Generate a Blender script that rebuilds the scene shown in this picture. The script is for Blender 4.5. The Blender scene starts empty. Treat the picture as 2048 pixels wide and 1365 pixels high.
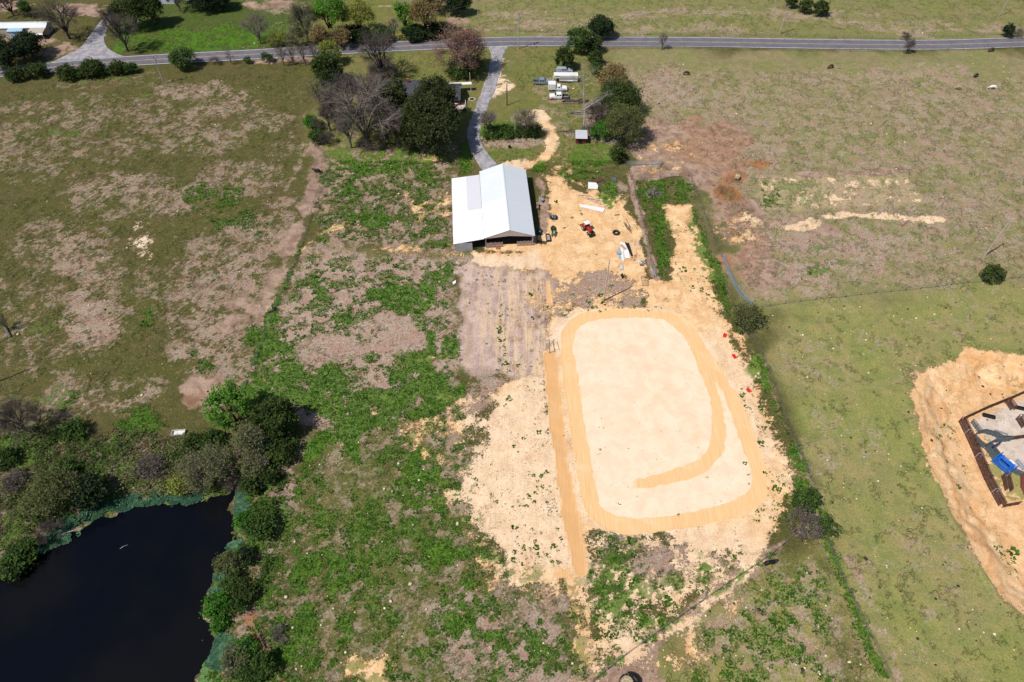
import bpy, bmesh, math, random
import numpy as np
from mathutils import Vector, Matrix

# ---------------------------------------------------------------- camera, sky, sun, exposure
scene = bpy.context.scene
R = math.radians
CAM_H, PITCH = 120.0, R(50)
cam_d = bpy.data.cameras.new("camera"); cam = bpy.data.objects.new("camera", cam_d)
scene.collection.objects.link(cam)
cam.location = (0, 0, CAM_H); cam.rotation_euler = (R(90) - PITCH, 0, 0)
cam_d.sensor_width = 36; cam_d.lens = 24.0; cam_d.clip_start = 0.5; cam_d.clip_end = 6000
scene.camera = cam

SUN_EL, SUN_AZ = R(56.0), R(33.0)          # shadows fall towards SUN_AZ from +x
world = bpy.data.worlds.new("World"); scene.world = world; world.use_nodes = True
wn = world.node_tree; wn.nodes.clear()
sky = wn.nodes.new('ShaderNodeTexSky'); sky.sky_type = 'NISHITA'; sky.sun_disc = False
sky.sun_elevation = SUN_EL
sd = Vector((-math.cos(SUN_AZ) * math.cos(SUN_EL), -math.sin(SUN_AZ) * math.cos(SUN_EL), math.sin(SUN_EL)))
sky.sun_rotation = math.atan2(sd.x, sd.y)
bg = wn.nodes.new('ShaderNodeBackground'); bg.inputs[1].default_value = 0.08
wo = wn.nodes.new('ShaderNodeOutputWorld')
wn.links.new(sky.outputs[0], bg.inputs[0]); wn.links.new(bg.outputs[0], wo.inputs[0])
sun_d = bpy.data.lights.new("sun", 'SUN'); sun_d.energy = 4.6; sun_d.angle = R(0.5); sun_d.color = (1.0, 0.95, 0.88)
sun = bpy.data.objects.new("sun", sun_d); scene.collection.objects.link(sun)
sun.rotation_euler = sd.to_track_quat('Z', 'Y').to_euler()
scene.view_settings.view_transform = 'Standard'; scene.view_settings.look = 'None'
scene.view_settings.gamma = 1.0; scene.view_settings.exposure = 0.0
scene.render.engine = 'CYCLES'
scene.cycles.max_bounces = 6; scene.cycles.transparent_max_bounces = 4

rng = np.random.default_rng(7); random.seed(7)
C = scene.collection

# ---------------------------------------------------------------- survey: photo point -> place on the land
F = 1365.3
def ray(px, py):
    x = (px - 1024) / F; y = -(py - 682.5) / F
    return (x, math.cos(PITCH) + y * math.sin(PITCH), -math.sin(PITCH) + y * math.cos(PITCH))
def G(px, py, z=0.0):
    d = ray(px, py); t = (CAM_H - z) / -d[2]
    return Vector((d[0] * t, d[1] * t, z))
def pxm(px, py):                            # survey pixels per metre there
    return F * -ray(px, py)[2] / CAM_H
def Gp(pts, z=0.0):
    return np.array([[G(a, b, z).x, G(a, b, z).y] for a, b in pts])

# ---------------------------------------------------------------- object helpers
def tag(o, label=None, cat=None, group=None, kind=None):
    if label: o['label'] = label
    if cat: o['category'] = cat
    if group: o['group'] = group
    if kind: o['kind'] = kind
    return o
def thing(name, label, cat, loc=(0, 0, 0), rz=0.0, group=None):
    o = bpy.data.objects.new(name, None); C.objects.link(o)
    o.location = loc; o.rotation_euler = (0, 0, rz); o.empty_display_size = 0.3
    return tag(o, label, cat, group)
def mesh_np(name, verts, faces, mat, parent=None, smooth=False):
    """verts (n,3); faces (m,k) all the same size"""
    me = bpy.data.meshes.new(name)
    verts = np.asarray(verts, dtype=np.float32); faces = np.asarray(faces, dtype=np.int32)
    k = faces.shape[1]
    me.vertices.add(len(verts)); me.vertices.foreach_set('co', verts.ravel())
    me.loops.add(faces.size); me.loops.foreach_set('vertex_index', faces.ravel())
    me.polygons.add(len(faces)); me.polygons.foreach_set('loop_start', np.arange(0, faces.size, k, dtype=np.int32))
    me.polygons.foreach_set('loop_total', np.full(len(faces), k, dtype=np.int32))
    if smooth: me.polygons.foreach_set('use_smooth', np.ones(len(faces), dtype=bool))
    me.update(calc_edges=True)
    if mat: me.materials.append(mat)
    o = bpy.data.objects.new(name, me); C.objects.link(o)
    if parent: o.parent = parent
    return o
class MB:
    def __init__(s): s.v = []; s.f = []
    def add(s, vs, fs):
        n = len(s.v); s.v += [tuple(v) for v in vs]; s.f += [tuple(i + n for i in f) for f in fs]; return s
    def box(s, x0, x1, y0, y1, z0, z1):
        return s.add([(x0,y0,z0),(x1,y0,z0),(x1,y1,z0),(x0,y1,z0),(x0,y0,z1),(x1,y0,z1),(x1,y1,z1),(x0,y1,z1)],
                     [(0,3,2,1),(4,5,6,7),(0,1,5,4),(1,2,6,5),(2,3,7,6),(3,0,4,7)])
    def obox(s, a, b, w, h, up=Vector((0, 0, 1))):     # bar from a to b, width w, height h
        a = Vector(a); b = Vector(b); d = (b - a).normalized()
        if abs(d.dot(up)) > 0.95: up = Vector((1, 0, 0))
        sx = d.cross(up).normalized() * w / 2; uz = sx.cross(d).normalized() * h / 2
        return s.add([a-sx-uz, a+sx-uz, a+sx+uz, a-sx+uz, b-sx-uz, b+sx-uz, b+sx+uz, b-sx+uz],
                     [(0,1,2,3),(7,6,5,4),(0,4,5,1),(1,5,6,2),(2,6,7,3),(3,7,4,0)])
    def prism(s, prof, y0, y1):                        # (x,z) profile along y
        n = len(prof)
        return s.add([(x, y0, z) for x, z in prof] + [(x, y1, z) for x, z in prof],
                     [tuple(range(n)), tuple(range(2*n-1, n-1, -1))] + [(i, i+n, (i+1) % n + n, (i+1) % n) for i in range(n)])
    def slab(s, quad, t):                              # quad of 3D points, thickness t downward
        q = [Vector(p) for p in quad]; n = len(q); d = Vector((0, 0, -t))
        return s.add(q + [p + d for p in q], [tuple(range(n)), tuple(range(2*n-1, n-1, -1))] +
                     [(i, i+n, (i+1) % n + n, (i+1) % n) for i in range(n)])
    def tube(s, pts, r, n=6):
        pts = [Vector(p) for p in pts]; rs = r if isinstance(r, (list, tuple)) else [r] * len(pts)
        base = len(s.v)
        for i, p in enumerate(pts):
            d = (pts[min(i+1, len(pts)-1)] - pts[max(i-1, 0)]).normalized()
            u = Vector((0, 0, 1)) if abs(d.z) < 0.9 else Vector((1, 0, 0))
            a = d.cross(u).normalized(); b = d.cross(a)
            for k in range(n):
                t = 2 * math.pi * k / n; s.v.append(tuple(p + (a * math.cos(t) + b * math.sin(t)) * rs[i]))
        for i in range(len(pts) - 1):
            for k in range(n):
                s.f.append((base+i*n+k, base+i*n+(k+1) % n, base+(i+1)*n+(k+1) % n, base+(i+1)*n+k))
        s.f.append(tuple(base + k for k in range(n))); e = base + (len(pts)-1)*n
        s.f.append(tuple(e + k for k in reversed(range(n)))); return s
    def cyl(s, c, r, h, n=16, axis='z'):
        c = Vector(c); d = {'z': Vector((0, 0, h)), 'x': Vector((h, 0, 0)), 'y': Vector((0, h, 0))}[axis]
        return s.tube([c, c + d], r, n)
    def build(s, name, mat, parent=None, bevel=0.0, smooth=False):
        me = bpy.data.meshes.new(name); me.from_pydata(s.v, [], s.f); me.validate()
        bm = bmesh.new(); bm.from_mesh(me); bmesh.ops.recalc_face_normals(bm, faces=bm.faces)
        if bevel > 0: bmesh.ops.bevel(bm, geom=bm.edges[:], offset=bevel, segments=2, affect='EDGES', clamp_overlap=True)
        bm.to_mesh(me); bm.free()
        if smooth: me.polygons.foreach_set('use_smooth', [True] * len(me.polygons))
        me.materials.append(mat)
        o = bpy.data.objects.new(name, me); C.objects.link(o)
        if parent: o.parent = parent
        return o
def copy_tree(o, parent=None):
    c = o.copy(); C.objects.link(c)
    if parent: c.parent = parent
    for ch in list(o.children): copy_tree(ch, c)
    return c

# ---------------------------------------------------------------- materials
class NT:
    def __init__(s, name):
        s.m = bpy.data.materials.new(name); s.m.use_nodes = True; s.t = s.m.node_tree; s.t.nodes.clear()
        s.out = s.n('ShaderNodeOutputMaterial')
    def n(s, typ, **kw):
        nd = s.t.nodes.new(typ)
        for k, v in kw.items(): setattr(nd, k, v)
        return nd
    def put(s, sock, v):
        if isinstance(v, bpy.types.NodeSocket): s.t.links.new(v, sock)
        elif v is not None:
            if isinstance(v, (tuple, list)) and len(v) == 3 and sock.type == 'RGBA': v = (*v, 1)
            sock.default_value = v
    def math(s, op, a, b=0.5, c=None, clamp=False):
        nd = s.n('ShaderNodeMath', operation=op, use_clamp=clamp); s.put(nd.inputs[0], a); s.put(nd.inputs[1], b)
        if c is not None: s.put(nd.inputs[2], c)
        return nd.outputs[0]
    def mix(s, f, a, b, mode='MIX'):
        nd = s.n('ShaderNodeMix', data_type='RGBA', blend_type=mode); s.put(nd.inputs[0], f); s.put(nd.inputs[6], a); s.put(nd.inputs[7], b)
        return nd.outputs[2]
    def noise(s, vec, scale, detail=3, rough=0.5, dist=0.0):
        nd = s.n('ShaderNodeTexNoise'); s.put(nd.inputs['Vector'], vec)
        nd.inputs['Scale'].default_value = scale; nd.inputs['Detail'].default_value = detail
        nd.inputs['Roughness'].default_value = rough; nd.inputs['Distortion'].default_value = dist
        return nd.outputs['Fac']
    def step(s, v, a, b):                       # smoothstep a..b
        nd = s.n('ShaderNodeMapRange', interpolation_type='SMOOTHSTEP')
        s.put(nd.inputs[0], v); nd.inputs[1].default_value = a; nd.inputs[2].default_value = b
        return nd.outputs[0]
    def lin(s, v, a, b, c, d):
        nd = s.n('ShaderNodeMapRange'); s.put(nd.inputs[0], v)
        for i, q in zip((1, 2, 3, 4), (a, b, c, d)): nd.inputs[i].default_value = q
        return nd.outputs[0]
    def obj(s): return s.n('ShaderNodeTexCoord').outputs['Object']
    def scl(s, vec, v):
        nd = s.n('ShaderNodeMapping'); s.put(nd.inputs[0], vec); nd.inputs['Scale'].default_value = v; return nd.outputs[0]
    def bump(s, h, strength, dist):
        nd = s.n('ShaderNodeBump'); s.put(nd.inputs['Height'], h); nd.inputs['Strength'].default_value = strength
        nd.inputs['Distance'].default_value = dist; return nd.outputs[0]
    def bsdf(s, col, rough=0.8, metal=0.0, normal=None, spec=0.3):
        b = s.n('ShaderNodeBsdfPrincipled'); s.put(b.inputs['Base Color'], col); s.put(b.inputs['Roughness'], rough)
        b.inputs['Metallic'].default_value = metal; b.inputs['Specular IOR Level'].default_value = spec
        if normal: s.put(b.inputs['Normal'], normal)
        s.t.links.new(b.outputs[0], s.out.inputs[0]); return b
_mc = {}
def M(name, col, rough=0.7, metal=0.0, var=0.15, scale=3.0, spec=0.3, bump=0.0):
    """plain surface with mottled wear"""
    if name in _mc: return _mc[name]
    t = NT(name); o = t.obj(); n = t.noise(o, scale, 4, 0.6)
    c2 = tuple(max(0, c * (1 - var * 1.6)) for c in col); c1 = tuple(min(1, c * (1 + var)) for c in col)
    c = t.mix(t.step(n, 0.35, 0.65), c2, c1)
    t.bsdf(c, rough, metal, t.bump(n, 0.4, bump) if bump else None, spec)
    _mc[name] = t.m; return t.m
def leaf_mat(name, a, b, trans=0.3):
    t = NT(name); o = t.obj()
    n = t.noise(o, 0.55, 3, 0.6); n2 = t.n('ShaderNodeNewGeometry').outputs['Random Per Island']
    c = t.mix(t.step(n, 0.38, 0.62), a, b); c = t.mix(t.math('MULTIPLY', n2, 0.45), c, tuple(x * 0.5 for x in a))
    bs = t.bsdf(c, 0.65, spec=0.2)
    tr = t.n('ShaderNodeBsdfTranslucent'); t.put(tr.inputs[0], c)
    mx = t.n('ShaderNodeMixShader'); mx.inputs[0].default_value = trans
    t.t.links.new(bs.outputs[0], mx.inputs[1]); t.t.links.new(tr.outputs[0], mx.inputs[2]); t.t.links.new(mx.outputs[0], t.out.inputs[0])
    return t.m

# ---------------------------------------------------------------- land survey grid: height and cover
def sm(a, b, x):
    t = np.clip((x - a) / (b - a), 0, 1); return t * t * (3 - 2 * t)
def vnoise(X, Y, freq, seed):
    r = np.random.default_rng(seed); T = r.random((256, 256)).astype(np.float32)
    x = X * freq + 1000; y = Y * freq + 1000
    xi = np.floor(x).astype(np.int64); yi = np.floor(y).astype(np.int64); fx = x - xi; fy = y - yi
    fx = fx * fx * (3 - 2 * fx); fy = fy * fy * (3 - 2 * fy)
    a = T[xi & 255, yi & 255]; b = T[(xi + 1) & 255, yi & 255]; c = T[xi & 255, (yi + 1) & 255]; d = T[(xi + 1) & 255, (yi + 1) & 255]
    return (a * (1 - fx) + b * fx) * (1 - fy) + (c * (1 - fx) + d * fx) * fy
def fbm(X, Y, freq, seed, octs=4, gain=0.6):        # ~unit normal
    s = 0; amp = 1; tot = 0
    for i in range(octs):
        c, sn = math.cos(i * 1.1 + seed), math.sin(i * 1.1 + seed)
        s = s + amp * (vnoise(X * c - Y * sn, X * sn + Y * c, freq * 2.03 ** i, seed * 17 + i) - 0.5); tot += amp * amp; amp *= gain
    return s / (0.2 * math.sqrt(tot))
def axis(a, b, step, lo, hi):
    mid = np.arange(a, b + 1e-6, step)
    g = [6, 14, 30, 60, 120, 240, 480, 1000]
    return np.concatenate([[a - q for q in reversed(g)], mid, [b + q for q in g]])
xs = axis(-218, 218, 0.5, 0, 0)
ys = np.concatenate([[-400, -200, -100, -40, 0], np.arange(14, 120, 0.42), np.arange(120, 300, 0.55), [306, 315, 330, 360, 420, 540, 780, 1300, 2200]])
X, Y = np.meshgrid(xs, ys)                           # rows = y
X = X.astype(np.float64); Y = Y.astype(np.float64)

def seg_dist(P, closed, bb=30.0):
    """unsigned distance to a polyline, and inside mask; only near its bounding box"""
    x0, y0 = P.min(0) - bb; x1, y1 = P.max(0) + bb
    D = np.full(X.shape, 1e3); I = np.zeros(X.shape, bool)
    c0, c1 = np.searchsorted(xs, [x0, x1]); r0, r1 = np.searchsorted(ys, [y0, y1])
    sx = X[r0:r1, c0:c1]; sy = Y[r0:r1, c0:c1]
    d = np.full(sx.shape, 1e6); ins = np.zeros(sx.shape, bool)
    n = len(P); rngs = n if closed else n - 1
    for i in range(rngs):
        a = P[i]; b = P[(i + 1) % n]; e = b - a; L = e @ e + 1e-9
        t = np.clip(((sx - a[0]) * e[0] + (sy - a[1]) * e[1]) / L, 0, 1)
        dx = sx - a[0] - t * e[0]; dy = sy - a[1] - t * e[1]; d = np.minimum(d, dx * dx + dy * dy)
        if closed:
            c = ((a[1] > sy) != (b[1] > sy)) & (sx < (b[0] - a[0]) * (sy - a[1]) / (b[1] - a[1] + 1e-12) + a[0]); ins ^= c
    D[r0:r1, c0:c1] = np.sqrt(d); I[r0:r1, c0:c1] = ins
    return D, I
def sdf(pts, z=0.0):                                 # positive inside
    D, I = seg_dist(Gp(pts, z), True); return np.where(I, D, -D)
def smooth_line(pts, k=4):
    pts = [Vector((a, b, 0)) for a, b in pts]; out = []
    for i in range(len(pts) - 1):
        p0 = pts[max(i - 1, 0)]; p1 = pts[i]; p2 = pts[i + 1]; p3 = pts[min(i + 2, len(pts) - 1)]
        for j in range(k):
            t = j / k
            q = 0.5 * ((2 * p1) + (p2 - p0) * t + (2 * p0 - 5 * p1 + 4 * p2 - p3) * t * t + (3 * p1 - p0 - 3 * p2 + p3) * t ** 3)
            out.append((q.x, q.y))
    out.append((pts[-1].x, pts[-1].y)); return out
def line(pts, w, z=0.0):                             # positive within half width
    D, I = seg_dist(Gp(smooth_line(pts), z), False); return w / 2 - D
def ell(cx, cy, rx, ry, n=18):
    return [(cx + rx * math.cos(2 * math.pi * i / n), cy + ry * math.sin(2 * math.pi * i / n)) for i in range(n)]
L = {k: np.zeros(X.shape) for k in ('thatch', 'lush', 'sand', 'earth', 'track', 'pale', 'red', 'dark')}
def paint(layer, S, val, soft=3.0, mode='max'):
    w = sm(-soft, soft, S + wob * soft * 0.5)
    if mode == 'max': L[layer] = np.maximum(L[layer], val * w)
    else: L[layer] = L[layer] * (1 - w) + val * w
wob = fbm(X, Y, 0.12, 3, 3)
BASE = np.zeros(X.shape + (3,)); BASE[:] = (0.084, 0.078, 0.028)
def tint(S, col, soft=6.0):
    w = sm(-soft, soft, S + wob * soft * 0.4)[..., None]; BASE[:] = BASE * (1 - w) + np.array(col) * w
# --- pasture tints (base colour of each field)
tint(sdf([(620,-60),(640,130),(620,290),(660,330),(915,330),(1090,340),(1250,330),(1260,250),(1200,100),(1190,-60)]), (0.150,0.145,0.050))
tint(sdf([(220,110),(250,30),(330,-40),(640,-60),(600,100),(450,105)]), (0.060,0.088,0.020))
tint(sdf([(880,-60),(2300,-60),(2200,90),(1900,95),(1000,82),(900,80)],), (0.185,0.175,0.075))
tint(sdf([(1200,100),(2250,95),(2300,620),(1510,665),(1450,520),(1380,352),(1260,330),(1230,230)]), (0.215,0.190,0.098))
tint(sdf([(1500,600),(2300,540),(2500,1500),(1800,1500),(1660,1080),(1580,860)]), (0.235,0.222,0.088))
tint(sdf([(1490,1150),(1650,1075),(1800,1500),(1000,1500)]), (0.225,0.21,0.078))
tint(sdf([(560,1000),(640,860),(930,800),(980,1100),(1200,1180),(1200,1480),(540,1480),(480,1230)]), (0.100,0.105,0.034))
tint(sdf([(-200,850),(200,860),(460,870),(560,900),(600,1000),(560,1400),(-200,1400)]), (0.075,0.070,0.028))
tint(sdf([(600,470),(900,510),(930,640),(925,790),(700,860),(490,795)]), (0.155,0.145,0.06))
tint(sdf([(1508,350),(1600,356),(1700,348),(1808,342),(1858,406),(1560,422),(1520,422)]), (0.34,0.275,0.165), 1.0)
# --- dead thatch patches
T = lambda cx, cy, rx, ry, v, s=4.0: paint('thatch', sdf(ell(cx, cy, rx, ry)), v, s)
for a in [(400,188,85,18,.66),(440,215,60,28,.55),(250,215,120,30,.35),(330,255,90,30,.45),(110,240,110,40,.45),(60,300,120,50,.38),
          (400,275,110,40,.5),(540,245,60,30,.45),(230,300,150,30,.38),(250,385,120,32,.6),(300,410,70,28,.55),(480,360,90,45,.5),
          (170,520,70,60,.6),(120,490,90,50,.42),(180,640,80,55,.72),(90,590,70,50,.4),(440,540,110,60,.62),(380,620,80,50,.55),
          (420,690,90,60,.66),(520,480,60,60,.6),(330,560,60,50,.45),(150,800,120,30,.6),(260,770,60,22,.6),(480,740,50,50,.6),(60,700,90,40,.3),
          (300,160,60,16,.3),(150,175,60,14,.4),(560,300,50,30,.4),(590,60,40,20,.4),(100,350,100,30,.25),(560,420,50,40,.45)]: T(*a)
paint('thatch', sdf([(600,480),(905,520),(930,640),(925,800),(700,880),(600,860),(490,795),(575,545)]), 0.92, 2.5)
paint('thatch', sdf([(650,310),(915,290),(915,505),(610,510),(650,350)]), 0.62, 2.5)
paint('thatch', sdf([(915,530),(1090,545),(1095,700),(1090,748),(930,770),(910,640)]), 1.0, 1.5)
paint('thatch', sdf([(600,870),(930,800),(960,1060),(1180,1175),(1190,1480),(520,1480),(540,1100)]), 0.35, 3)
paint('thatch', sdf([(720,860),(930,800),(960,900),(960,1050),(880,1050),(780,960)]), 0.58, 5)
paint('thatch', sdf([(900,1150),(1150,1170),(1190,1480),(900,1480),(860,1300)]), 0.72, 4)
paint('thatch', sdf([(560,900),(640,860),(590,1010),(560,1100),(520,1130)]), 0.65, 2)
paint('thatch', sdf([(1500,1155),(1640,1085),(1790,1480),(1230,1480)]), 0.52, 3)
paint('thatch', sdf([(1000,1010),(1440,1060),(1430,1170),(1300,1180),(1200,1250),(1170,1100)]), 0.5, 3)
paint('thatch', sdf([(-200,850),(200,860),(460,880),(560,900),(600,1000),(560,1400),(-200,1400)]), 0.5, 3)
T(280,930,130,45,.72); T(560,1250,40,60,.5)
paint('thatch', sdf([(1200,130),(1700,140),(2250,160),(2280,560),(1530,610),(1460,500),(1400,300),(1280,230)]), 0.46, 5)
for a in [(1330,180,90,40,.72),(1450,230,120,40,.5),(1900,240,160,50,.55),(1600,220,160,30,.5),(1500,310,90,30,.62),(1850,150,120,25,.6),
          (1650,490,160,50,.75),(1900,430,140,50,.6),(1950,320,120,30,.5),(1600,540,110,40,.8),(1800,520,120,30,.5),(1750,290,100,25,.5)]: T(*a)
for pl, w_, v_ in [([(880,64),(1000,58),(1120,46),(1250,30),(1400,16),(1530,18),(1640,38),(1740,58),(1830,74)],2.2,.72),([(1000,38),(1200,36),(1400,30)],1.5,.6),([(1640,34),(1740,52),(1860,72)],5,.6)]: paint('thatch', line(pl, w_), v_, 1.2)
for pl in [[(606,285),(590,340),(560,400)],[(612,300),(575,380),(520,480),(505,560)],[(1508,600),(1700,580),(2048,545)],[(1400,290),(1600,280),(1830,272)],[(0,560),(40,650),(75,760)],[(1700,1120),(1760,1240),(1800,1365)]]: paint('thatch', line(pl, 1.0), .62, .7)
paint('thatch', sdf([(960,70),(1400,45),(1500,62),(1400,70),(1000,72)]), 0.55, 4)
for a in [(1150,45,120,8,.6),(1450,25,150,10,.55),(1650,30,120,10,.55),(1800,50,140,12,.45),(560,10,60,20,.5),(1050,30,80,8,.6),(1950,60,110,8,.6)]: T(*a, 2.5)
for a in [(1000,130,30,12,.3),(1110,180,40,30,.5),(1080,240,60,30,.4),(1190,240,30,40,.8),(1030,285,70,10,.8),(700,210,60,30,.4),(1150,270,30,8,.8),
          (1215,395,30,14,.9),(1230,375,30,10,.8),(700,290,60,25,.3)]: T(*a, 1.5)
for a in [(1700,700,150,60,.3),(1650,900,120,60,.32),(1850,1100,100,120,.28),(1900,650,150,30,.25)]: T(*a, 8)
# --- lush green
U = lambda cx, cy, rx, ry, v, s=3.0: paint('lush', sdf(ell(cx, cy, rx, ry)), v, s)
paint('lush', sdf([(603,490),(905,520),(925,640),(925,800),(700,875),(600,860),(490,795),(575,545)]), 0.42, 2)
for a in [(640,580,50,40,.8),(820,590,80,35,.75),(700,640,60,30,.62),(880,560,40,30,.6),(560,720,60,70,.85),(700,800,120,40,.8),(860,690,60,40,.75),(840,760,80,40,.78),
          (560,790,70,30,.8),(520,770,30,40,.9),(780,720,90,20,.7),(650,760,60,40,.75)]: U(*a)
for a in [(630,700,50,30,.15),(800,680,50,25,.2),(700,700,40,20,.1),(620,870,30,30,.1),(760,650,50,15,.1)]: paint('lush', sdf(ell(*a[:4])), a[4], 2, 'set')
paint('lush', sdf([(650,310),(915,290),(912,500),(612,500)]), 0.42, 2)
for a in [(720,330,70,20,.75),(760,440,60,25,.7),(700,370,40,30,.6),(650,480,40,20,.6),(860,350,30,30,.6),(930,320,14,34,.95),(870,410,30,20,.5)]: U(*a, 2)
paint('lush', sdf([(640,300),(900,300),(900,335),(660,340)]), 0.6, 2)
paint('lush', sdf([(600,870),(930,800),(960,1060),(1180,1175),(1190,1480),(520,1480),(540,1100)]), 0.46, 2)
for a in [(850,950,50,30,.85),(900,1110,70,40,.72),(940,1180,50,50,.7),(760,1060,70,60,.5),(680,1130,60,60,.6),(640,1000,30,110,.6),(980,1310,60,50,.75),(920,1230,40,50,.75),
          (880,1290,30,30,.6),(720,1250,60,50,.55),(600,1120,30,60,.65),(1070,1290,50,60,.6),(590,1280,40,60,.6),(860,1010,60,30,.6),(960,1120,30,20,.8)]: U(*a)
for a in [(700,930,60,40,.2),(800,1180,40,60,.25),(1080,1200,60,30,.25),(900,1330,60,20,.25)]: paint('lush', sdf(ell(*a[:4])), a[4], 4, 'set')
paint('lush', line([(600,990),(610,930),(640,880),(700,855),(760,845),(870,815),(930,770)], 3.2), 0.85, 1.2)
paint('lush', line([(725,850),(705,880),(715,920),(740,930)], 2.0), 0.8, 1)
paint('lush', line([(607,480),(583,545),(540,640),(483,795)], 1.3), 0.9, 0.6)
paint('lush', line([(520,840),(530,790),(700,740),(860,720)], 2.0), 0.75, 1)
paint('lush', sdf([(225,105),(250,40),(420,60),(480,60),(500,100),(380,108)]), 0.60, 2); paint('lush', sdf([(375,100),(385,60),(460,45),(560,60),(520,98)]), 0.66, 2)
paint('lush', sdf([(1030,96),(1190,98),(1200,150),(1170,290),(1240,300),(1250,350),(1100,340),(1120,230),(1040,170)]), 0.36, 3)
for a in [(1120,120,50,14,.5),(1180,310,60,25,.6),(1030,310,60,14,.5),(1020,262,60,14,.85),(1080,335,25,20,.8),(800,60,60,12,.5),(900,60,90,8,.5),(1220,390,20,30,.8),(560,60,70,14,.5),
          (1160,350,60,14,.6),(740,110,60,10,.4),(850,120,50,15,.4)]: U(*a, 2)
paint('lush', sdf([(1270,362),(1378,358),(1395,400),(1335,408),(1352,480),(1342,562),(1315,555),(1295,470)]), 0.64, 2.0)
paint('lush', sdf([(1385,400),(1400,440),(1425,510),(1470,600),(1510,700),(1480,690),(1430,600),(1400,520),(1385,450)]), 0.60, 2.0)
paint('lush', line([(1500,700),(1545,800),(1590,900),(1612,990),(1635,1050)], 3.6), 0.72, 1.5)
paint('lush', line([(1590,1075),(1500,1140),(1330,1262),(1200,1352)], 0.9), 0.6, 0.6)
paint('lush', sdf([(1180,1075),(1270,1080),(1300,1150),(1400,1150),(1340,1230),(1250,1260),(1190,1270),(1175,1180)]), 0.5, 2)
for a in [(1240,1200,60,40,.68),(1300,1240,50,20,.8),(1340,1170,40,20,.55),(1410,1140,12,26,.9),(1230,1130,20,30,.6),(1195,1240,20,20,.6)]: U(*a, 2)
paint('lush', sdf([(1500,1155),(1640,1085),(1790,1480),(1230,1480)]), 0.46, 3)
paint('lush', line([(1655,1080),(1690,1180),(1740,1300),(1790,1400)], 1.4), 0.72, 1)
for a in [(300,650,30,40,.55),(80,640,60,40,.4),(400,720,30,20,.7),(500,680,30,20,.8),(290,850,70,25,.6),(100,800,90,30,.5),(350,1000,60,30,.5),(40,900,70,40,.7),(200,890,60,30,.8)
          ,(520,330,60,14,.35),(250,190,60,14,.5),(200,160,100,10,.45),(590,200,40,20,.4),(100,270,60,20,.45),(440,400,70,40,.45),(500,440,60,40,.45)]: U(*a, 3)
paint('lush', sdf([(-200,850),(200,860),(460,870),(560,900),(600,1000),(560,1400),(-200,1400)]), 0.5, 2)
paint('lush', sdf([(1200,130),(1700,140),(2250,160),(2280,560),(1530,610),(1460,500),(1400,300),(1280,230)]), 0.24, 5)
paint('lush', sdf([(1520,622),(2300,560),(2500,1500),(1800,1500),(1660,1080),(1590,860)]), 0.14, 6)
paint('lush', sdf([(0,160),(600,140),(600,280),(500,500),(300,800),(-100,800)]), 0.22, 5)
paint('lush', sdf([(960,70),(2300,70),(2300,-60),(900,-60)]), 0.25, 5)
paint('lush', line([(1990,265),(1900,262),(1830,270),(1700,275)], 3), 0.45, 1.5)
for a in [(1530,375,25,20,.6),(1560,400,50,20,.5),(1660,530,50,20,.6),(1630,500,40,15,.6)]: U(*a, 2)
# --- bare ploughed earth
E_ = lambda cx, cy, rx, ry, v, s=2.5: paint('earth', sdf(ell(cx, cy, rx, ry)), v, s)
paint('earth', sdf([(1250,290),(1290,240),(1400,240),(1460,280),(1510,325),(1490,370),(1510,440),(1545,490),(1575,570),(1500,590),(1460,530),(1440,480),(1400,385),(1380,352),(1262,358)]), 0.86, 3)
paint('earth', sdf([(620,285),(660,328),(615,455),(590,520),(575,560),(530,650),(500,620),(552,530),(585,450),(618,380),(628,330)]), 0.85, 2.5)
paint('earth', line([(550,620),(520,700),(485,795)], 1.2), 0.9, 0.6)
E_(1507,330,30,10,.95); E_(1472,356,34,16,1); E_(1446,386,30,14,.95); E_(1480,425,60,30,.9); E_(400,785,45,35,.95); E_(375,805,30,20,1); E_(560,8,30,10,.8); E_(1440,270,60,30,.9)
E_(480,640,30,50,.55); E_(1870,310,80,14,.3); E_(1580,455,90,18,.6)
paint('earth', line([(1600,352),(1700,349),(1805,342)], 2.6), 0.95, 0.8)
paint('earth', line([(1500,1140),(1400,1210),(1320,1272),(1240,1330)], 1.9), 0.8, 0.8)
paint('earth', sdf([(1340,1272),(1290,1325),(1370,1400),(1150,1480),(1160,1400),(1230,1330)]), 0.9, 1.5)
paint('earth', sdf([(1262,330),(1325,335),(1375,345),(1376,354),(1265,360)]), 0.95, 0.8)
paint('earth', line([(1262,362),(1272,400),(1290,470),(1312,560)], 2.4), 0.93, 0.8)
paint('earth', line([(1480,650),(1540,780),(1590,900),(1640,1010),(1600,1060),(1500,1135)], 2.0), 0.6, 1)
paint('earth', line([(1078,360),(1090,430),(1095,480)], 3), 0.8, 1)
paint('earth', line([(1086,545),(1100,710)], 5), 0.5, 1)
paint('earth', line([(500,1235),(520,1290),(560,1365),(575,1400)], 1.3), 0.95, 0.6)
paint('earth', sdf([(95,125),(160,98),(100,88),(60,100)]), 0.7, 2); paint('earth', sdf([(480,0),(600,0),(600,25),(500,20)]), 0.5, 3)
E_(865,318,38,9,1,1.5); E_(50,85,60,10,.6); E_(0,10,60,12,.9); E_(180,20,80,14,.6); E_(910,43,20,4,.8); E_(770,13,20,3,.9,1)
paint('earth', sdf([(500,118),(640,112),(640,124),(500,126)]), 0.6, 1.5)
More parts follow.
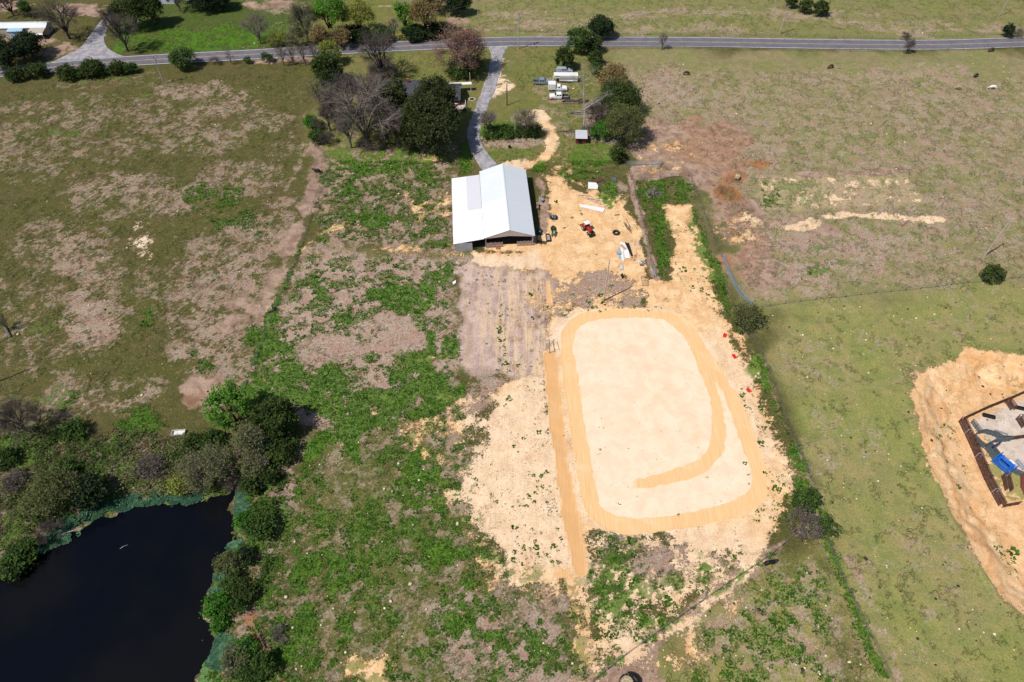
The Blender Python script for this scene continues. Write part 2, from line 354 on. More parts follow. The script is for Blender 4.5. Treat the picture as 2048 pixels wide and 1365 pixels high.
# --- sandy clay
paint('sand', sdf([(950,503),(1075,503),(1100,430),(1087,347),(1128,345),(1138,378),(1190,392),(1240,404),(1270,430),(1280,470),(1300,556),(1332,556),(1345,500),(1322,412),(1378,412),(1396,460),(1412,520),
    (1440,600),(1475,680),(1520,780),(1556,880),(1585,960),(1580,1050),(1500,1120),(1430,1100),(1330,1075),(1190,1058),(1165,1110),(1172,1200),(1140,1200),(1120,1160),(1120,1000),(1110,900),(1092,746),(1086,600),(1090,560),(960,548)]), 0.97, 1.3)
paint('sand', sdf([(968,505),(966,476),(1068,476),(1072,505)]), 1.0, .8); paint('sand', sdf([(960,775),(1092,746),(1120,900),(1140,1000),(1165,1160),(1015,1172),(975,1085),(940,1010),(938,960),(985,860)]), 0.95, 1.6)
paint('sand', sdf([(900,790),(1092,740),(1120,900),(1165,1175),(960,1200),(940,1080),(905,960)]), 0.47, 4)
paint('sand', sdf([(760,850),(980,770),(980,900),(960,1000),(900,960),(860,890)]), 0.40, 4)
paint('sand', sdf([(1165,1060),(1560,1060),(1590,1040),(1500,1130),(1330,1250),(1200,1345),(1165,1300)]), 0.60, 2)
paint('sand', line([(1160,1120),(1165,1200),(1172,1300),(1190,1400)], 4.5), 0.75, 1.5)
paint('sand', line([(1075,228),(1090,250),(1100,285),(1088,315),(1055,330),(1010,335)], 4.4), 0.97, 1.0)
paint('sand', sdf([(985,130),(1000,110),(1010,150),(1030,172),(1000,185),(982,205)]), 0.85, 1.5)
paint('sand', sdf([(1230,560),(1200,560),(1090,560),(1100,620),(1160,620),(1250,600)]), 0.42, 2, 'set')
paint('sand', sdf([(1140,360),(1200,385),(1250,395),(1270,450),(1200,400)]), 0.7, 1.5)
paint('sand', line([(1560,458),(1620,450),(1640,438),(1700,430),(1780,436),(1880,440)], 2.6), 0.8, 1.0)
paint('sand', sdf([(1510,350),(1600,358),(1700,350),(1810,345),(1855,405),(1560,420),(1520,420)]), 0.36, 1.0)
paint('thatch', sdf([(1510,350),(1600,358),(1700,350),(1810,345),(1855,405),(1560,420),(1520,420)]), 0.32, 1.0, 'set'); paint('lush', sdf([(1515,352),(1600,358),(1640,358),(1640,415),(1520,418)]), 0.5, 1.0); paint('lush', sdf([(1640,360),(1810,350),(1850,400),(1640,412)]), 0.3, 1.0)
paint('sand', sdf([(735,1310),(790,1300),(830,1480),(690,1480)]), 0.8, 2); paint('sand', sdf(ell(714,1330,16,22)), 0.9, 0.8)
paint('sand', sdf(ell(285,490,24,45)), 0.45, 1.5); paint('sand', sdf(ell(290,520,30,20)), 0.4, 1.5); paint('sand', sdf(ell(870,320,28,7)), .95, 1)
paint('sand', line([(606,500),(640,470),(690,450)], 2.4), 0.6, 1); paint('sand', line([(590,515),(700,505),(800,500),(940,520)], 2.2), 0.45, 1.5)
paint('sand', sdf([(800,390),(905,380),(912,440),(830,450)]), 0.35, 2); paint('sand', sdf([(1070,600),(1096,560),(1092,570)]), .5, 1)
paint('sand', sdf([(1455,655),(1500,680),(1540,800),(1580,900),(1600,1000),(1570,1060)]), 0.55, 1)
paint('sand', sdf(ell(1600,1085,40,16)), 0.35, 2); paint('sand', line([(710,745),(800,720),(930,712)], 1.3), 0.55, 0.8)
paint('sand', sdf(ell(1110,350,26,40)), 0.4, 3); paint('sand', sdf([(1290,240),(1420,300),(1380,350),(1262,350)]), 0.22, 3); paint('sand', sdf(ell(1475,465,50,30)), 0.5, 2)
paint('sand', line([(1490,1152),(1400,1218),(1330,1270),(1260,1318)], 1.5), .74, .7); paint('pale', line([(1490,1152),(1260,1318)], 4), .5, 1)
paint('sand', sdf([(1500,1160),(1400,1230),(1330,1280),(1260,1365),(1400,1365),(1440,1260)]), 0.33, 3)
PIT = [(2400,640),(2048,712),(1990,708),(1935,702),(1880,728),(1835,745),(1818,785),(1838,850),(1858,930),(1900,1020),(1950,1110),(2000,1190),(2070,1260),(2400,1500)]
Spit = sdf(PIT)
paint('sand', Spit, 1.0, 1.0)
PAD = [(1918,842),(2060,772),(2300,700),(2300,1100),(2060,1060),(1990,1018)]
paint('thatch', sdf([(925,735),(1095,740),(1092,800),(930,840)]), .85, 2)
# thatch wins in places on the sand
paint('thatch', sdf([(1200,1075),(1330,1080),(1430,1110),(1425,1165),(1300,1180),(1220,1150)]), 0.85, 2)
purple = sdf([(915,530),(1095,545),(1098,700),(1092,748),(930,770),(910,640)])
stripe = sm(-0.2, 1.0, fbm(X * 1.6, Y * 0.06, 0.5, 44, 3))
L['sand'] = np.maximum(L['sand'] * (1 - sm(-1.5, 1.5, purple)), sm(-1.5, 1.5, purple) * (0.05 + 0.10 * stripe * sm(960, 1010, 1024 + F * X / (Y * math.cos(PITCH) + CAM_H * math.sin(PITCH)))))
for a in [(1250,600,45,40,.35),(1200,560,60,20,.4),(1470,1060,9,34,.3),(1440,1050,6,20,.4),(1080,590,30,40,.45),(1240,570,40,20,.45)]: paint('sand', sdf(ell(*a[:4])), a[4], 1.0, 'set')
paint('thatch', sdf(ell(1250,600,50,40)), .9, 1.5); paint('thatch', sdf(ell(1470,1060,12,36)), .95, .8); paint('thatch', sdf(ell(1190,575,100,45)), .97, 2)
# --- arena pad and harrowed tracks
ARENA = [(1118,700),(1122,655),(1150,628),(1200,616),(1290,616),(1350,624),(1395,655),(1430,720),(1475,800),(1520,900),(1540,975),(1515,1020),(1440,1045),(1340,1062),(1240,1068),(1190,1045),(1165,1000),(1150,900),(1130,800)]
Sar = sdf(ARENA)
L['sand'] = np.maximum(L['sand'], sm(-1.2, 0.4, Sar)); L['thatch'] *= 1 - sm(-.6, .4, Sar); L['earth'] *= 1 - sm(-.6, .4, Sar); L['lush'] *= 1 - sm(-1, .4, Sar)
L['pale'] = np.maximum(L['pale'], sm(-2, 2, Sar + wob) * 0.95)
paint('pale', sdf([(930,780),(1120,748),(1160,1130),(1000,1180),(925,1000)]), 0.62, 3)
paint('pale', sdf([(1165,1060),(1600,1000),(1500,1130),(1190,1350)]), 0.55, 4); paint('pale', sdf(ell(1010,525,60,16)), 0.85, 3)
paint('pale', sdf([(1400,600),(1460,660),(1560,880),(1600,1000),(1500,900),(1420,700)]), 0.5, 3); paint('pale', sdf([(1075,228),(1115,300),(1010,340),(1000,320)]), .7, 4)
paint('pale', sdf([(1500,340),(1900,340),(1900,460),(1500,470)]), .6, 4); paint('pale', sdf(ell(285,500,40,60)), 1, 3); paint('pale', sdf([(960,100),(1030,100),(1030,200),(960,230)]), .8, 4)
paint('pale', line([(1150,640),(1110,700),(1125,860),(1150,960),(1170,1030)], 4), .6, 2)
S = line([(1136,720),(1134,690),(1141,660),(1165,638),(1210,629),(1270,628),(1330,632),(1372,652),(1405,700),(1443,760),(1482,840),(1510,920),(1520,975),(1495,1008),(1440,1027),(1350,1045),(1260,1054),(1210,1040),(1183,1010),(1172,960),(1156,860),(1142,760),(1136,720)], 3.0)
S2 = line([(1330,633),(1375,670),(1410,740),(1431,800),(1437,860),(1428,905),(1398,935),(1340,955),(1290,965),(1245,972)], 2.6)
xe = G(1245, 972).x; xe2 = G(1310, 962).x; ye = G(1245, 940).y
fade = np.where(Y < ye, sm(xe, xe2, X), 1.0)
ln = fbm(X, Y, 0.9, 71, 2) * 0.05
ln = ln * 2 + fbm(X, Y, .12, 73, 2) * .12
L['track'] = np.maximum(sm(-0.3, 0.3, S + ln), sm(-0.3, 0.3, S2 + ln) * (0.25 + 0.75 * fade))
S3 = line([(1100,712),(1112,830),(1129,960),(1150,1080),(1160,1140)], 2.75)
S4 = line([(1160,1130),(1135,1142),(1104,1156)], 2.2); S5 = line([(1094,566),(1099,604)], 1.0)
strip = np.maximum(np.maximum(sm(-0.16, 0.16, S3 + ln), sm(-0.4, 0.4, S4 + ln * 4) * .8), sm(-.12, .12, S5 + ln))
L['track'] = np.maximum(L['track'], strip)
L['red'] = np.maximum(L['red'], strip * 0.8)
for k in ('thatch', 'lush'): L[k] *= 1 - L['track']
L['sand'] = np.maximum(L['sand'], sm(-1, 0, S3))
paint('red', sdf([(1380,210),(1470,250),(1520,330),(1480,345),(1380,330),(1340,270)]), 0.34, 5); paint('red', sdf([(1400,380),(1440,370),(1500,440),(1540,500),(1480,560),(1440,480)]), .22, 4); paint('red', sdf(ell(1507,330,30,10)), 1, 2); paint('red', sdf(ell(1472,356,34,14)), .8, 2)
paint('red', sdf(ell(1446,386,26,12)), 1, 2); paint('red', sdf(ell(1455,530,18,40)), .7, 3); paint('red', sdf(ell(870,320,30,8)), .5, 2); paint('red', sdf(ell(375,805,22,14)), .5, 2)
paint('red', line([(500,1235),(560,1365)], 3), .8, 1)
for pl, w_, v_ in [([(1176,745),(1172,722),(1185,712),(1210,722),(1232,712)],.8,.22),([(1290,655),(1310,700),(1335,765),(1340,800)],1.4,.2),([(1240,712),(1262,698),(1285,715),(1296,742)],.9,.25),([(1345,800),(1368,830),(1388,850),(1396,882)],.8,.25),
    ([(1200,650),(1190,690),(1200,730)],2.2,.14),([(1230,800),(1290,790),(1330,810)],4,.13),([(1320,860),(1345,880),(1330,900)],4,.16),([(1230,860),(1250,850),(1270,860)],4,.16),([(1170,890),(1200,970),(1260,990),(1350,980)],1.5,.12),([(1410,700),(1440,760),(1470,860),(1490,950)],1,.12),([(1150,1140),(1152,1250),(1180,1340)],1,.25)]:
    paint('red', line(pl, w_), v_, 1.0, 'max')
paint('red', Spit, 0.42, 2); paint('red', sdf([(1880,735),(1940,710),(2048,715),(2100,760),(1980,800),(1900,800)]), .6, 3); paint('red', sdf(ell(1060,510,60,10)), 0.25, 3)
paint('red', sdf([(1700,30),(1750,30),(1820,72),(1780,72)]), .8, 2)
paint('dark', sdf(ell(375,805,14,10)), .8, 2); paint('dark', sdf(ell(1472,358,14,8)), .7, 1.5); paint('dark', sdf(ell(1446,384,12,7)), .8, 1.5); paint('dark', sdf(ell(630,350,24,50)), .35, 3)
paint('dark', sdf(ell(1480,420,26,10)), .4, 2); paint('dark', sdf(ell(1460,475,30,14)), .6, 2); paint('dark', sdf(ell(1370,180,40,10)), .4, 2); paint('dark', sdf(ell(550,20,20,14)), .5, 3)
Spad = sdf([(1922,846),(2060,782),(2300,700),(2300,1100),(2060,1060),(1996,1012)], -2.4)
# pit floor cover
paint('earth', Spad, 0.0, 1.0, 'set'); L['pale'] = np.maximum(L['pale'], sm(-2, 2, Spit) * .12)
paint('pale', sdf([(1946,850),(2300,720),(2300,1000),(2060,960),(2000,900)], -2.4), .85, .8)
S6 = sdf([(1932,862),(1948,848),(2060,965),(2048,1000),(2010,1010),(1990,1012)], -2.4); paint('lush', S6, .5, .6)
paint('lush', sdf([(1900,840),(1990,800),(2060,760),(2040,790),(1950,830)], -2.4), .42, 1); paint('lush', sdf([(1990,790),(2048,745),(2048,790)],-2), .4, 1)
paint('thatch', sdf([(1840,745),(1900,720),(1880,760),(1850,800),(1870,900),(1840,850),(1822,790)]), .42, 1.5); paint('thatch', sdf([(1880,1000),(1930,1080),(2040,1200),(2048,1250),(1930,1120)]), .42, 1.5)

# --- heights
Hh = np.zeros(X.shape)
POND = [(-300,1180),(-40,1175),(0,1150),(48,1120),(85,1095),(130,1075),(165,1055),(200,1028),(240,1018),(290,1008),(340,1004),(400,1000),(455,985),(480,962),(476,1000),(472,1025),(480,1045),(472,1075),(455,1095),(430,1125),(425,1165),(415,1195),(405,1225),(415,1260),(432,1290),(425,1320),(400,1365),(380,1420),(360,1600),(-300,1600)]
WZ = -1.2
Spo = sdf(POND, WZ) + fbm(X, Y, 0.35, 31, 3) * 0.5
Hh += -1.2 * sm(-4.5, 0.0, Spo) - 2.2 * sm(0, 5, Spo)
Spf = Spit + fbm(X, Y, 0.3, 23, 3) * 0.5
Hh += -2.4 * sm(0.0, 8.5, Spf) + 0.25 * np.exp(-((Spit + 0.4) / 0.9) ** 2)
slope = (sm(0, 1.5, Spf) * (1 - sm(7, 9, Spf)))
Hh += slope * (fbm(X, Y, 0.3, 29, 2) * 0.07 + fbm(Spf * 1.0, np.arctan2(Y - 75, X - 110) * 4, 0.9, 30, 3) * .09)
flat = 1 - np.maximum(sm(-3, 0, sdf([(-300,165),(0,160),(500,125),(1024,97),(2300,100),(2300,66),(1024,70),(500,95),(0,130),(-300,130)])), sm(-3, 1, Sar))
DRV = [(996,93.5),(994,110),(991,130),(984,160),(972,192),(960,222),(951,248),(946,270),(952,292),(962,312),(975,330),(992,350)]
flat = flat * (1 - sm(-3, 0, line(DRV, 5))) * (1 - sm(-3, 0, sdf([(40,139),(130,112),(172,82),(205,40),(236,30),(208,76),(226,104),(300,118)])))
# cover thresholds with metre-scale noise; the shader breaks the edges finer
def cov(d, freq, seed, k=0.27, gain=0.75):
    g = np.clip(fbm(X, Y, freq, seed, 5, gain), -2.2, 2.2)
    return d + k * g * np.clip(d * 6, 0, 1) * np.clip((1.0 - d) * 8, 0.0, 1)
K_th = cov(L['thatch'], 0.38, 51, .24, .9); K_lu = cov(L['lush'], 0.36, 53, .27, .88); K_sa = cov(L['sand'], 0.34, 57, 0.25, .85); K_ea = cov(L['earth'], 0.2, 59, .2)
# small green islands pushed out of pure sand
LUSH = sm(0.42, 0.58, K_lu) * (1 - sm(.4, .6, K_sa) * sm(.8, .95, L['sand']))
Hh += flat * (LUSH * (0.10 + 0.10 * np.clip(fbm(X, Y, 0.9, 61, 3), -1, 2)) + 0.05 * fbm(X, Y, 0.25, 67, 3)) * (1 - sm(-2, 2, Spo)) * (np.hypot(X, Y - 150) < 260)
def hz(x, y):
    i = min(max(np.searchsorted(xs, x) - 1, 0), len(xs) - 2); j = min(max(np.searchsorted(ys, y) - 1, 0), len(ys) - 2)
    fx = (x - xs[i]) / (xs[i+1] - xs[i]); fy = (y - ys[j]) / (ys[j+1] - ys[j])
    return float((Hh[j, i] * (1-fx) + Hh[j, i+1] * fx) * (1-fy) + (Hh[j+1, i] * (1-fx) + Hh[j+1, i+1] * fx) * fy)
def samp(A, x, y):
    i = np.clip(np.searchsorted(xs, x), 0, len(xs) - 1); j = np.clip(np.searchsorted(ys, y), 0, len(ys) - 1); return A[j, i]

# --- ground material
t = NT('ground'); o = t.obj()
def attr(name):
    a = t.n('ShaderNodeAttribute', attribute_name=name); s = t.n('ShaderNodeSeparateColor'); t.put(s.inputs[0], a.outputs['Color'])
    return s.outputs[0], s.outputs[1], s.outputs[2], a.outputs['Alpha'], a.outputs['Color']
th, lu, sa, ea, _ = attr('cover'); rth, rlu, rsa, rea, _ = attr('cover3'); tr, pale, red, dark, _ = attr('cover2'); L_arena, purp, penf = attr('pad')[:3]; basec = attr('tint')[4]
nA = t.noise(o, 0.9, 5, 0.7, 0.3); nB = t.noise(o, 2.1, 4, 0.75); nC = t.noise(o, 5.0, 3, 0.75); nD = t.noise(o, 0.07, 4, 0.6)
nE = t.noise(t.scl(o, (1, 1, 1)), 0.35, 5, 0.65, 0.5)
amp = lambda v, k: t.math('MULTIPLY', t.math('SUBTRACT', v, 0.5), k)
def mask(d, k1, k2, w=0.07, na=nA, nb=nB):
    v = t.math('ADD', t.math('ADD', d, amp(na, k1)), amp(nb, k2)); return t.step(v, 0.5 - w, 0.5 + w)
hsv = t.n('ShaderNodeHueSaturation')
# turf
basec = t.mix(1.0, basec, (1.32, 1.26, 1.34), 'MULTIPLY')
c = t.mix(t.step(nD, 0.35, 0.65), basec, t.mix(1.0, basec, (0.84, 1.0, 0.72), 'MULTIPLY'))
c = t.mix(t.step(nE, 0.40, 0.62), c, t.mix(1.0, c, (1.28, 1.13, 1.15), 'MULTIPLY'))
c = t.mix(t.step(nB, 0.42, 0.62), t.mix(1.0, c, (0.80, 0.84, 0.76), 'MULTIPLY'), c)
c = t.mix(t.step(nC, 0.36, 0.60), t.mix(1.0, c, (0.66, 0.72, 0.7), 'MULTIPLY'), c)
nS = t.noise(o, 3.0, 3, 0.8)
c = t.mix(t.math('MULTIPLY', t.step(t.math('ADD', nS, amp(nA, 0.5)), 0.52, 0.68), t.lin(rlu, 0.15, 0.40, 0.35, 0.85)), c, t.mix(1.0, t.mix(0.5, basec, (0.30, 0.23, 0.15)), (1.7, 1.5, 1.5), 'MULTIPLY'))
# thatch
thc = t.mix(t.step(nB, 0.35, 0.65), (0.36, 0.26, 0.195), (0.60, 0.465, 0.365)); thc = t.mix(t.step(nC, 0.38, 0.6), t.mix(1.0, thc, (0.6, 0.58, 0.6), 'MULTIPLY'), thc)
thc = t.mix(t.step(nE, 0.45, 0.6), thc, t.mix(1.0, thc, (0.95, 0.80, 0.82), 'MULTIPLY'))
c = t.mix(t.math('MULTIPLY', mask(th, 1.7, 1.3, 0.26), t.lin(rth, 0.3, 0.9, 0.52, 0.95)), c, thc)
pst = t.noise(t.scl(o, (0.8, 0.06, 1)), 1.0, 6, 0.72, 0.45); xx = t.n('ShaderNodeSeparateXYZ'); t.put(xx.inputs[0], o)
pc = t.mix(t.step(t.math('ADD', nE, amp(nS, .8)), .35, .65), (0.35, 0.245, 0.225), (0.62, 0.48, 0.42)); pg = t.math('MULTIPLY', t.step(pst, 0.42, 0.60), t.lin(xx.outputs[0], -11.0, 0.0, 0.3, 1.0)); pc = t.mix(pg, pc, (0.74, 0.53, 0.33)); pc = t.mix(t.math('MULTIPLY', t.step(nC, .52, .66), .5), pc, (0.26, 0.17, 0.15))
c = t.mix(t.math('MULTIPLY', purp, 0.88), c, pc)
# earth
eac = t.mix(t.step(nE, 0.35, 0.65), (0.28, 0.18, 0.135), (0.47, 0.335, 0.255)); eac = t.mix(red, eac, (0.40, 0.18, 0.075)); eac = t.mix(t.step(nC, 0.35, 0.62), t.mix(1.0, eac, (0.75, 0.73, 0.72), 'MULTIPLY'), eac)
eac = t.mix(t.math('MULTIPLY', dark, 0.8), eac, (0.085, 0.055, 0.035))
c = t.mix(mask(ea, 0.6, 0.6, 0.22), c, eac)
# sand
sc1 = t.mix(t.step(nE, 0.38, 0.64), (0.68, 0.425, 0.21), (0.80, 0.56, 0.32)); sc2 = t.mix(t.step(nE, 0.35, 0.65), (0.73, 0.57, 0.41), (0.785, 0.635, 0.475))
nF = t.noise(o, 0.10, 6, 0.62, 1.6); nG = t.noise(o, 0.35, 3, 0.5, 2.5)
sc2 = t.mix(t.math('MULTIPLY', t.step(nF, 0.56, 0.78), 0.50), sc2, (0.70, 0.475, 0.275))
sc = t.mix(pale, sc1, sc2); sc = t.mix(t.math('MULTIPLY', red, 0.6), sc, (0.62, 0.30, 0.10))
spk = t.math('MULTIPLY', t.step(t.math('ADD', nS, amp(nA, .6)), 0.50, 0.64), t.math('SUBTRACT', 0.55, t.math('MULTIPLY', L_arena, 0.55)))
sc = t.mix(spk, sc, t.mix(1.0, sc, (0.74, 0.64, 0.58), 'MULTIPLY'))
scf = t.math('MULTIPLY', t.step(t.math('ADD', t.noise(t.scl(o, (1, .6, 1)), 0.28, 5, 0.75, 1.0), amp(nB, .7)), 0.55, 0.68), t.math('SUBTRACT', 0.62, t.math('MULTIPLY', L_arena, 0.62)))
sc = t.mix(scf, sc, t.mix(1.0, sc, (0.70, 0.60, 0.56), 'MULTIPLY'))
grit = t.step(nC, 0.30, 0.46); sc = t.mix(t.math('MULTIPLY', t.math('SUBTRACT', 1.0, grit), t.lin(t.math('SUBTRACT', rsa, L_arena), 0.0, 1.0, 0.0, 0.45)), sc, t.mix(1.0, sc, (0.5, 0.42, 0.38), 'MULTIPLY'))
sam = t.step(t.math('ADD', t.math('ADD', t.math('ADD', sa, amp(nA, 1.0)), amp(nB, 1.7)), t.math('ADD', amp(nC, 1.2), amp(nS, 1.8))), 0.40, 0.60)
sc = t.mix(t.math('MULTIPLY', t.step(t.noise(t.scl(o, (1.6, 0.12, 1)), 1.0, 4, 0.6), 0.5, 0.7), t.math('SUBTRACT', 0.35, t.math('MULTIPLY', L_arena, 0.35))), sc, t.mix(1.0, sc, (0.82, 0.72, 0.68), 'MULTIPLY'))
c = t.mix(sam, c, sc)
c = t.mix(t.math('MULTIPLY', penf, 0.85), c, t.mix(t.step(nE, .35, .65), (0.46, 0.39, 0.34), (0.60, 0.52, 0.46)))
# harrowed track
wv = t.noise(t.scl(o, (7, 0.15, 1)), 1.0, 3, 0.6); trc = t.mix(t.step(wv, 0.35, 0.65), (0.68, 0.425, 0.205), (0.78, 0.51, 0.26))
trc = t.mix(t.math('MULTIPLY', t.step(nF, .50, .68), .55), trc, (0.76, 0.56, 0.36)); trc = t.mix(t.math('MULTIPLY', red, 0.65), trc, (0.56, 0.275, 0.10)); trc = t.mix(t.math('MULTIPLY', t.step(nC, 0.55, 0.7), 0.35), trc, (0.55, 0.33, 0.16))
c = t.mix(t.step(t.math('ADD', tr, amp(nB, 0.5)), 0.35, 0.62), c, trc)
# lush green on top
luc = t.mix(t.step(nB, 0.36, 0.62), (0.028, 0.092, 0.004), (0.085, 0.215, 0.014)); luc = t.mix(t.step(nE, 0.4, 0.62), luc, t.mix(1.0, luc, (1.35, 1.12, 1.1), 'MULTIPLY'))
luc = t.mix(t.lin(rlu, 0.3, 0.7, 0.6, 0.12), luc, basec)
lum = mask(lu, 1.2, 1.0, 0.09); lum = t.math('MULTIPLY', lum, t.math('SUBTRACT', 1.0, t.math('MULTIPLY', t.step(tr, .3, .6), 1.0)))
c = t.mix(t.math('MULTIPLY', lum, t.lin(rlu, 0.15, 0.6, 0.14, 0.90)), c, luc)
hgt = t.math('ADD', t.math('MULTIPLY', nB, 0.5), t.math('MULTIPLY', nC, 0.35)); hgt = t.math('ADD', hgt, t.math('MULTIPLY', lum, 0.5)); hgt = t.math('ADD', hgt, t.math('MULTIPLY', wv, t.math('MULTIPLY', tr, 0.15)))
rug = t.math('SUBTRACT', 1.0, t.math('MULTIPLY', t.math('MAXIMUM', t.math('MULTIPLY', sam, 0.72), t.math('MULTIPLY', t.math('MAXIMUM', L_arena, tr), 0.93)), 1.0))
t.bsdf(c, 0.95, spec=0.1, normal=t.bump(t.math('MULTIPLY', hgt, rug), 1.0, 0.32))
GROUND = t.m
ny, nx = X.shape
V = np.stack([X, Y, Hh], -1).reshape(-1, 3)
idx = np.arange(nx * ny).reshape(ny, nx)
Fq = np.stack([idx[:-1, :-1], idx[:-1, 1:], idx[1:, 1:], idx[1:, :-1]], -1).reshape(-1, 4)
g = mesh_np('ground', V, Fq, GROUND, smooth=True); tag(g, kind='structure')
def put_attr(name, chans):
    a = g.data.attributes.new(name, 'FLOAT_COLOR', 'POINT'); a.data.foreach_set('color', np.stack(chans, -1).astype(np.float32).ravel())
put_attr('cover', [K_th, K_lu, K_sa, K_ea]); L['red'] = np.clip(L['red'] + slope * 0.38 * fbm(Spf * .9, np.arctan2(Y - 75, X - 110) * 5, 0.8, 35, 3), 0, 1)
put_attr('cover2', [L['track'], L['pale'], L['red'], L['dark']])
put_attr('pad', [sm(-.6, .6, Sar), sm(-1.8, 1.8, purple + wob * 1.6), sm(-.8, .8, sdf([(1940,846),(2010,812),(2300,700),(2300,1000),(2060,962),(2005,905)], -2.4)), np.zeros(X.shape)]); put_attr('cover3', [L['thatch'], L['lush'], L['sand'], L['earth']]); put_attr('tint', [BASE[..., 0], BASE[..., 1], BASE[..., 2], np.ones(X.shape)])

# --- water
t = NT('water'); o = t.obj()
col = t.mix(t.step(t.noise(o, 0.05, 3), 0.4, 0.6), (0.002, 0.003, 0.006), (0.005, 0.005, 0.006))
t.bsdf(col, 0.04, spec=0.13, normal=t.bump(t.noise(o, 1.6, 3, 0.6), 0.12, 0.05)); WATER = t.m
MB().add([G(a, b, WZ) for a, b in [(-420,1650),(-420,1080),(-60,1080),(60,1080),(150,1000),(470,930),(510,960),(510,1060),(470,1180),(470,1420),(440,1650)]], [tuple(range(11))]).build('pond_water', WATER)
tag(bpy.data.objects['pond_water'], kind='structure')

# --- road with painted lines; sheets 4 mm apart
def smooth3(pts, k): return [Vector((a, b, 0)) for a, b in smooth_line(pts, k)]
RC = [G(a, b) for a, b in [(-260,172),(-120,158),(0,145),(250,123.5),(500,110),(700,98.5),(900,88.5),(1024,84),(1200,84),(1400,85),(1700,89.5),(1880,90),(2048,85),(2300,80)]]
RC = smooth3([(p.x, p.y) for p in RC], 8)
def ribbon(name, mat, pts, a, b, z, dash=None, jag=0.0):
    m = MB(); vs = []; n = len(pts)
    for i, p in enumerate(pts):
        d = (pts[min(i+1, n-1)] - pts[max(i-1, 0)]).normalized(); s = Vector((-d.y, d.x, 0))
        ja = random.uniform(-jag, jag); jb = random.uniform(-jag, jag)
        aa = a[i] if isinstance(a, list) else a; bb = b[i] if isinstance(b, list) else b
        vs += [p + s * (aa + ja), p + s * (bb + jb)]
    vs = [(v[0], v[1], z) for v in vs]
    m.add(vs, [(2*i, 2*i+2, 2*i+3, 2*i+1) for i in range(n-1)])
    o = m.build(name, mat); tag(o, kind='structure'); return o
t = NT('asphalt'); o = t.obj(); n1 = t.noise(o, 0.3, 5, 0.7); n2 = t.noise(o, 9, 3, 0.7)
c = t.mix(t.step(n1, 0.35, 0.65), (0.125, 0.12, 0.15), (0.17, 0.16, 0.185)); c = t.mix(t.math('MULTIPLY', n2, 0.4), c, (0.09, 0.085, 0.1)); t.bsdf(c, 0.9, normal=t.bump(n2, 0.4, 0.02)); ASPH = t.m
road_z = 0.10
ribbon('road', ASPH, RC, -3.7, 3.7, road_z)
m = MB(); 
WHT = M('road_white', (0.62, 0.62, 0.60), 0.8, var=0.2); YEL = M('road_yellow', (0.50, 0.38, 0.20), 0.8, var=0.25)
def band(m, pts, a, b, z):
    n = len(pts); vs = []
    for i, p in enumerate(pts):
        d = (pts[min(i+1, n-1)] - pts[max(i-1, 0)]).normalized(); s = Vector((-d.y, d.x, 0)); q = p + s * a; r = p + s * b
        vs += [(q.x, q.y, z), (r.x, r.y, z)]
    m.add(vs, [(2*i, 2*i+2, 2*i+3, 2*i+1) for i in range(n-1)])
band(m, RC, 3.2, 3.42, road_z + .004); band(m, RC, -3.42, -3.2, road_z + .004); tag(m.build('road_edge_lines', WHT), kind='structure')
m = MB(); band(m, RC, 0.08, 0.22, road_z + .004); band(m, RC, -0.22, -0.08, road_z + .004); tag(m.build('road_centre_lines', YEL), kind='structure')
t = NT('gravel'); o = t.obj(); n1 = t.noise(o, 0.5, 5, 0.7); n2 = t.noise(o, 7, 4, 0.75)
c = t.mix(t.step(n1, 0.38, 0.62), (0.235, 0.225, 0.245), (0.41, 0.39, 0.41)); c = t.mix(t.math('MULTIPLY', t.step(n2, .4, .62), 0.35), c, (0.17, 0.16, 0.17)); t.bsdf(c, 0.95, normal=t.bump(n2, 0.6, 0.05)); GRAV = t.m
DL = smooth_line(DRV, 8)
DP = [Vector((G(a, b).x, G(a, b).y, 0)) for a, b in DL]; n = len(DP)
wd = [1.75 + 1.9 * max(0, 1 - i / 8) + 0.5 * max(0, (i - 58) / 20) for i in range(n)]
m = MB(); vs = []
rr = random.Random(3); ja = jb = 0
for i, p in enumerate(DP):
    d = (DP[min(i+1, n-1)] - DP[max(i-1, 0)]).normalized(); s = Vector((-d.y, d.x, 0))
    ja = ja * .6 + rr.uniform(-.22, .22); jb = jb * .6 + rr.uniform(-.22, .22)
    vs += [(*(p + s * (wd[i] + ja)).xy, 0.12), (*(p - s * (wd[i] + jb)).xy, 0.12), (*(p + s * (wd[i] + ja + .5)).xy, -0.15), (*(p - s * (wd[i] + jb + .5)).xy, -0.15)]
m.add(vs, [(4*i, 4*i+4, 4*i+5, 4*i+1) for i in range(n-1)] + [(4*i+2, 4*i+6, 4*i+4, 4*i) for i in range(n-1)] + [(4*i+1, 4*i+5, 4*i+7, 4*i+3) for i in range(n-1)])
tag(m.build('driveway', GRAV), kind='structure')
jl = [(40,139),(95,128),(130,112),(158,98),(172,82),(184,66),(196,50),(205,40),(228,28),(236,30),(222,44),(214,60),(208,76),(212,92),(226,104),(255,115),(300,118)]
jl = smooth_line(jl, 3)
tag(MB().add([(*G(a, b).xy, road_z - 0.006) for a, b in jl], [tuple(range(len(jl)))]).build('side_road', GRAV), kind='structure')
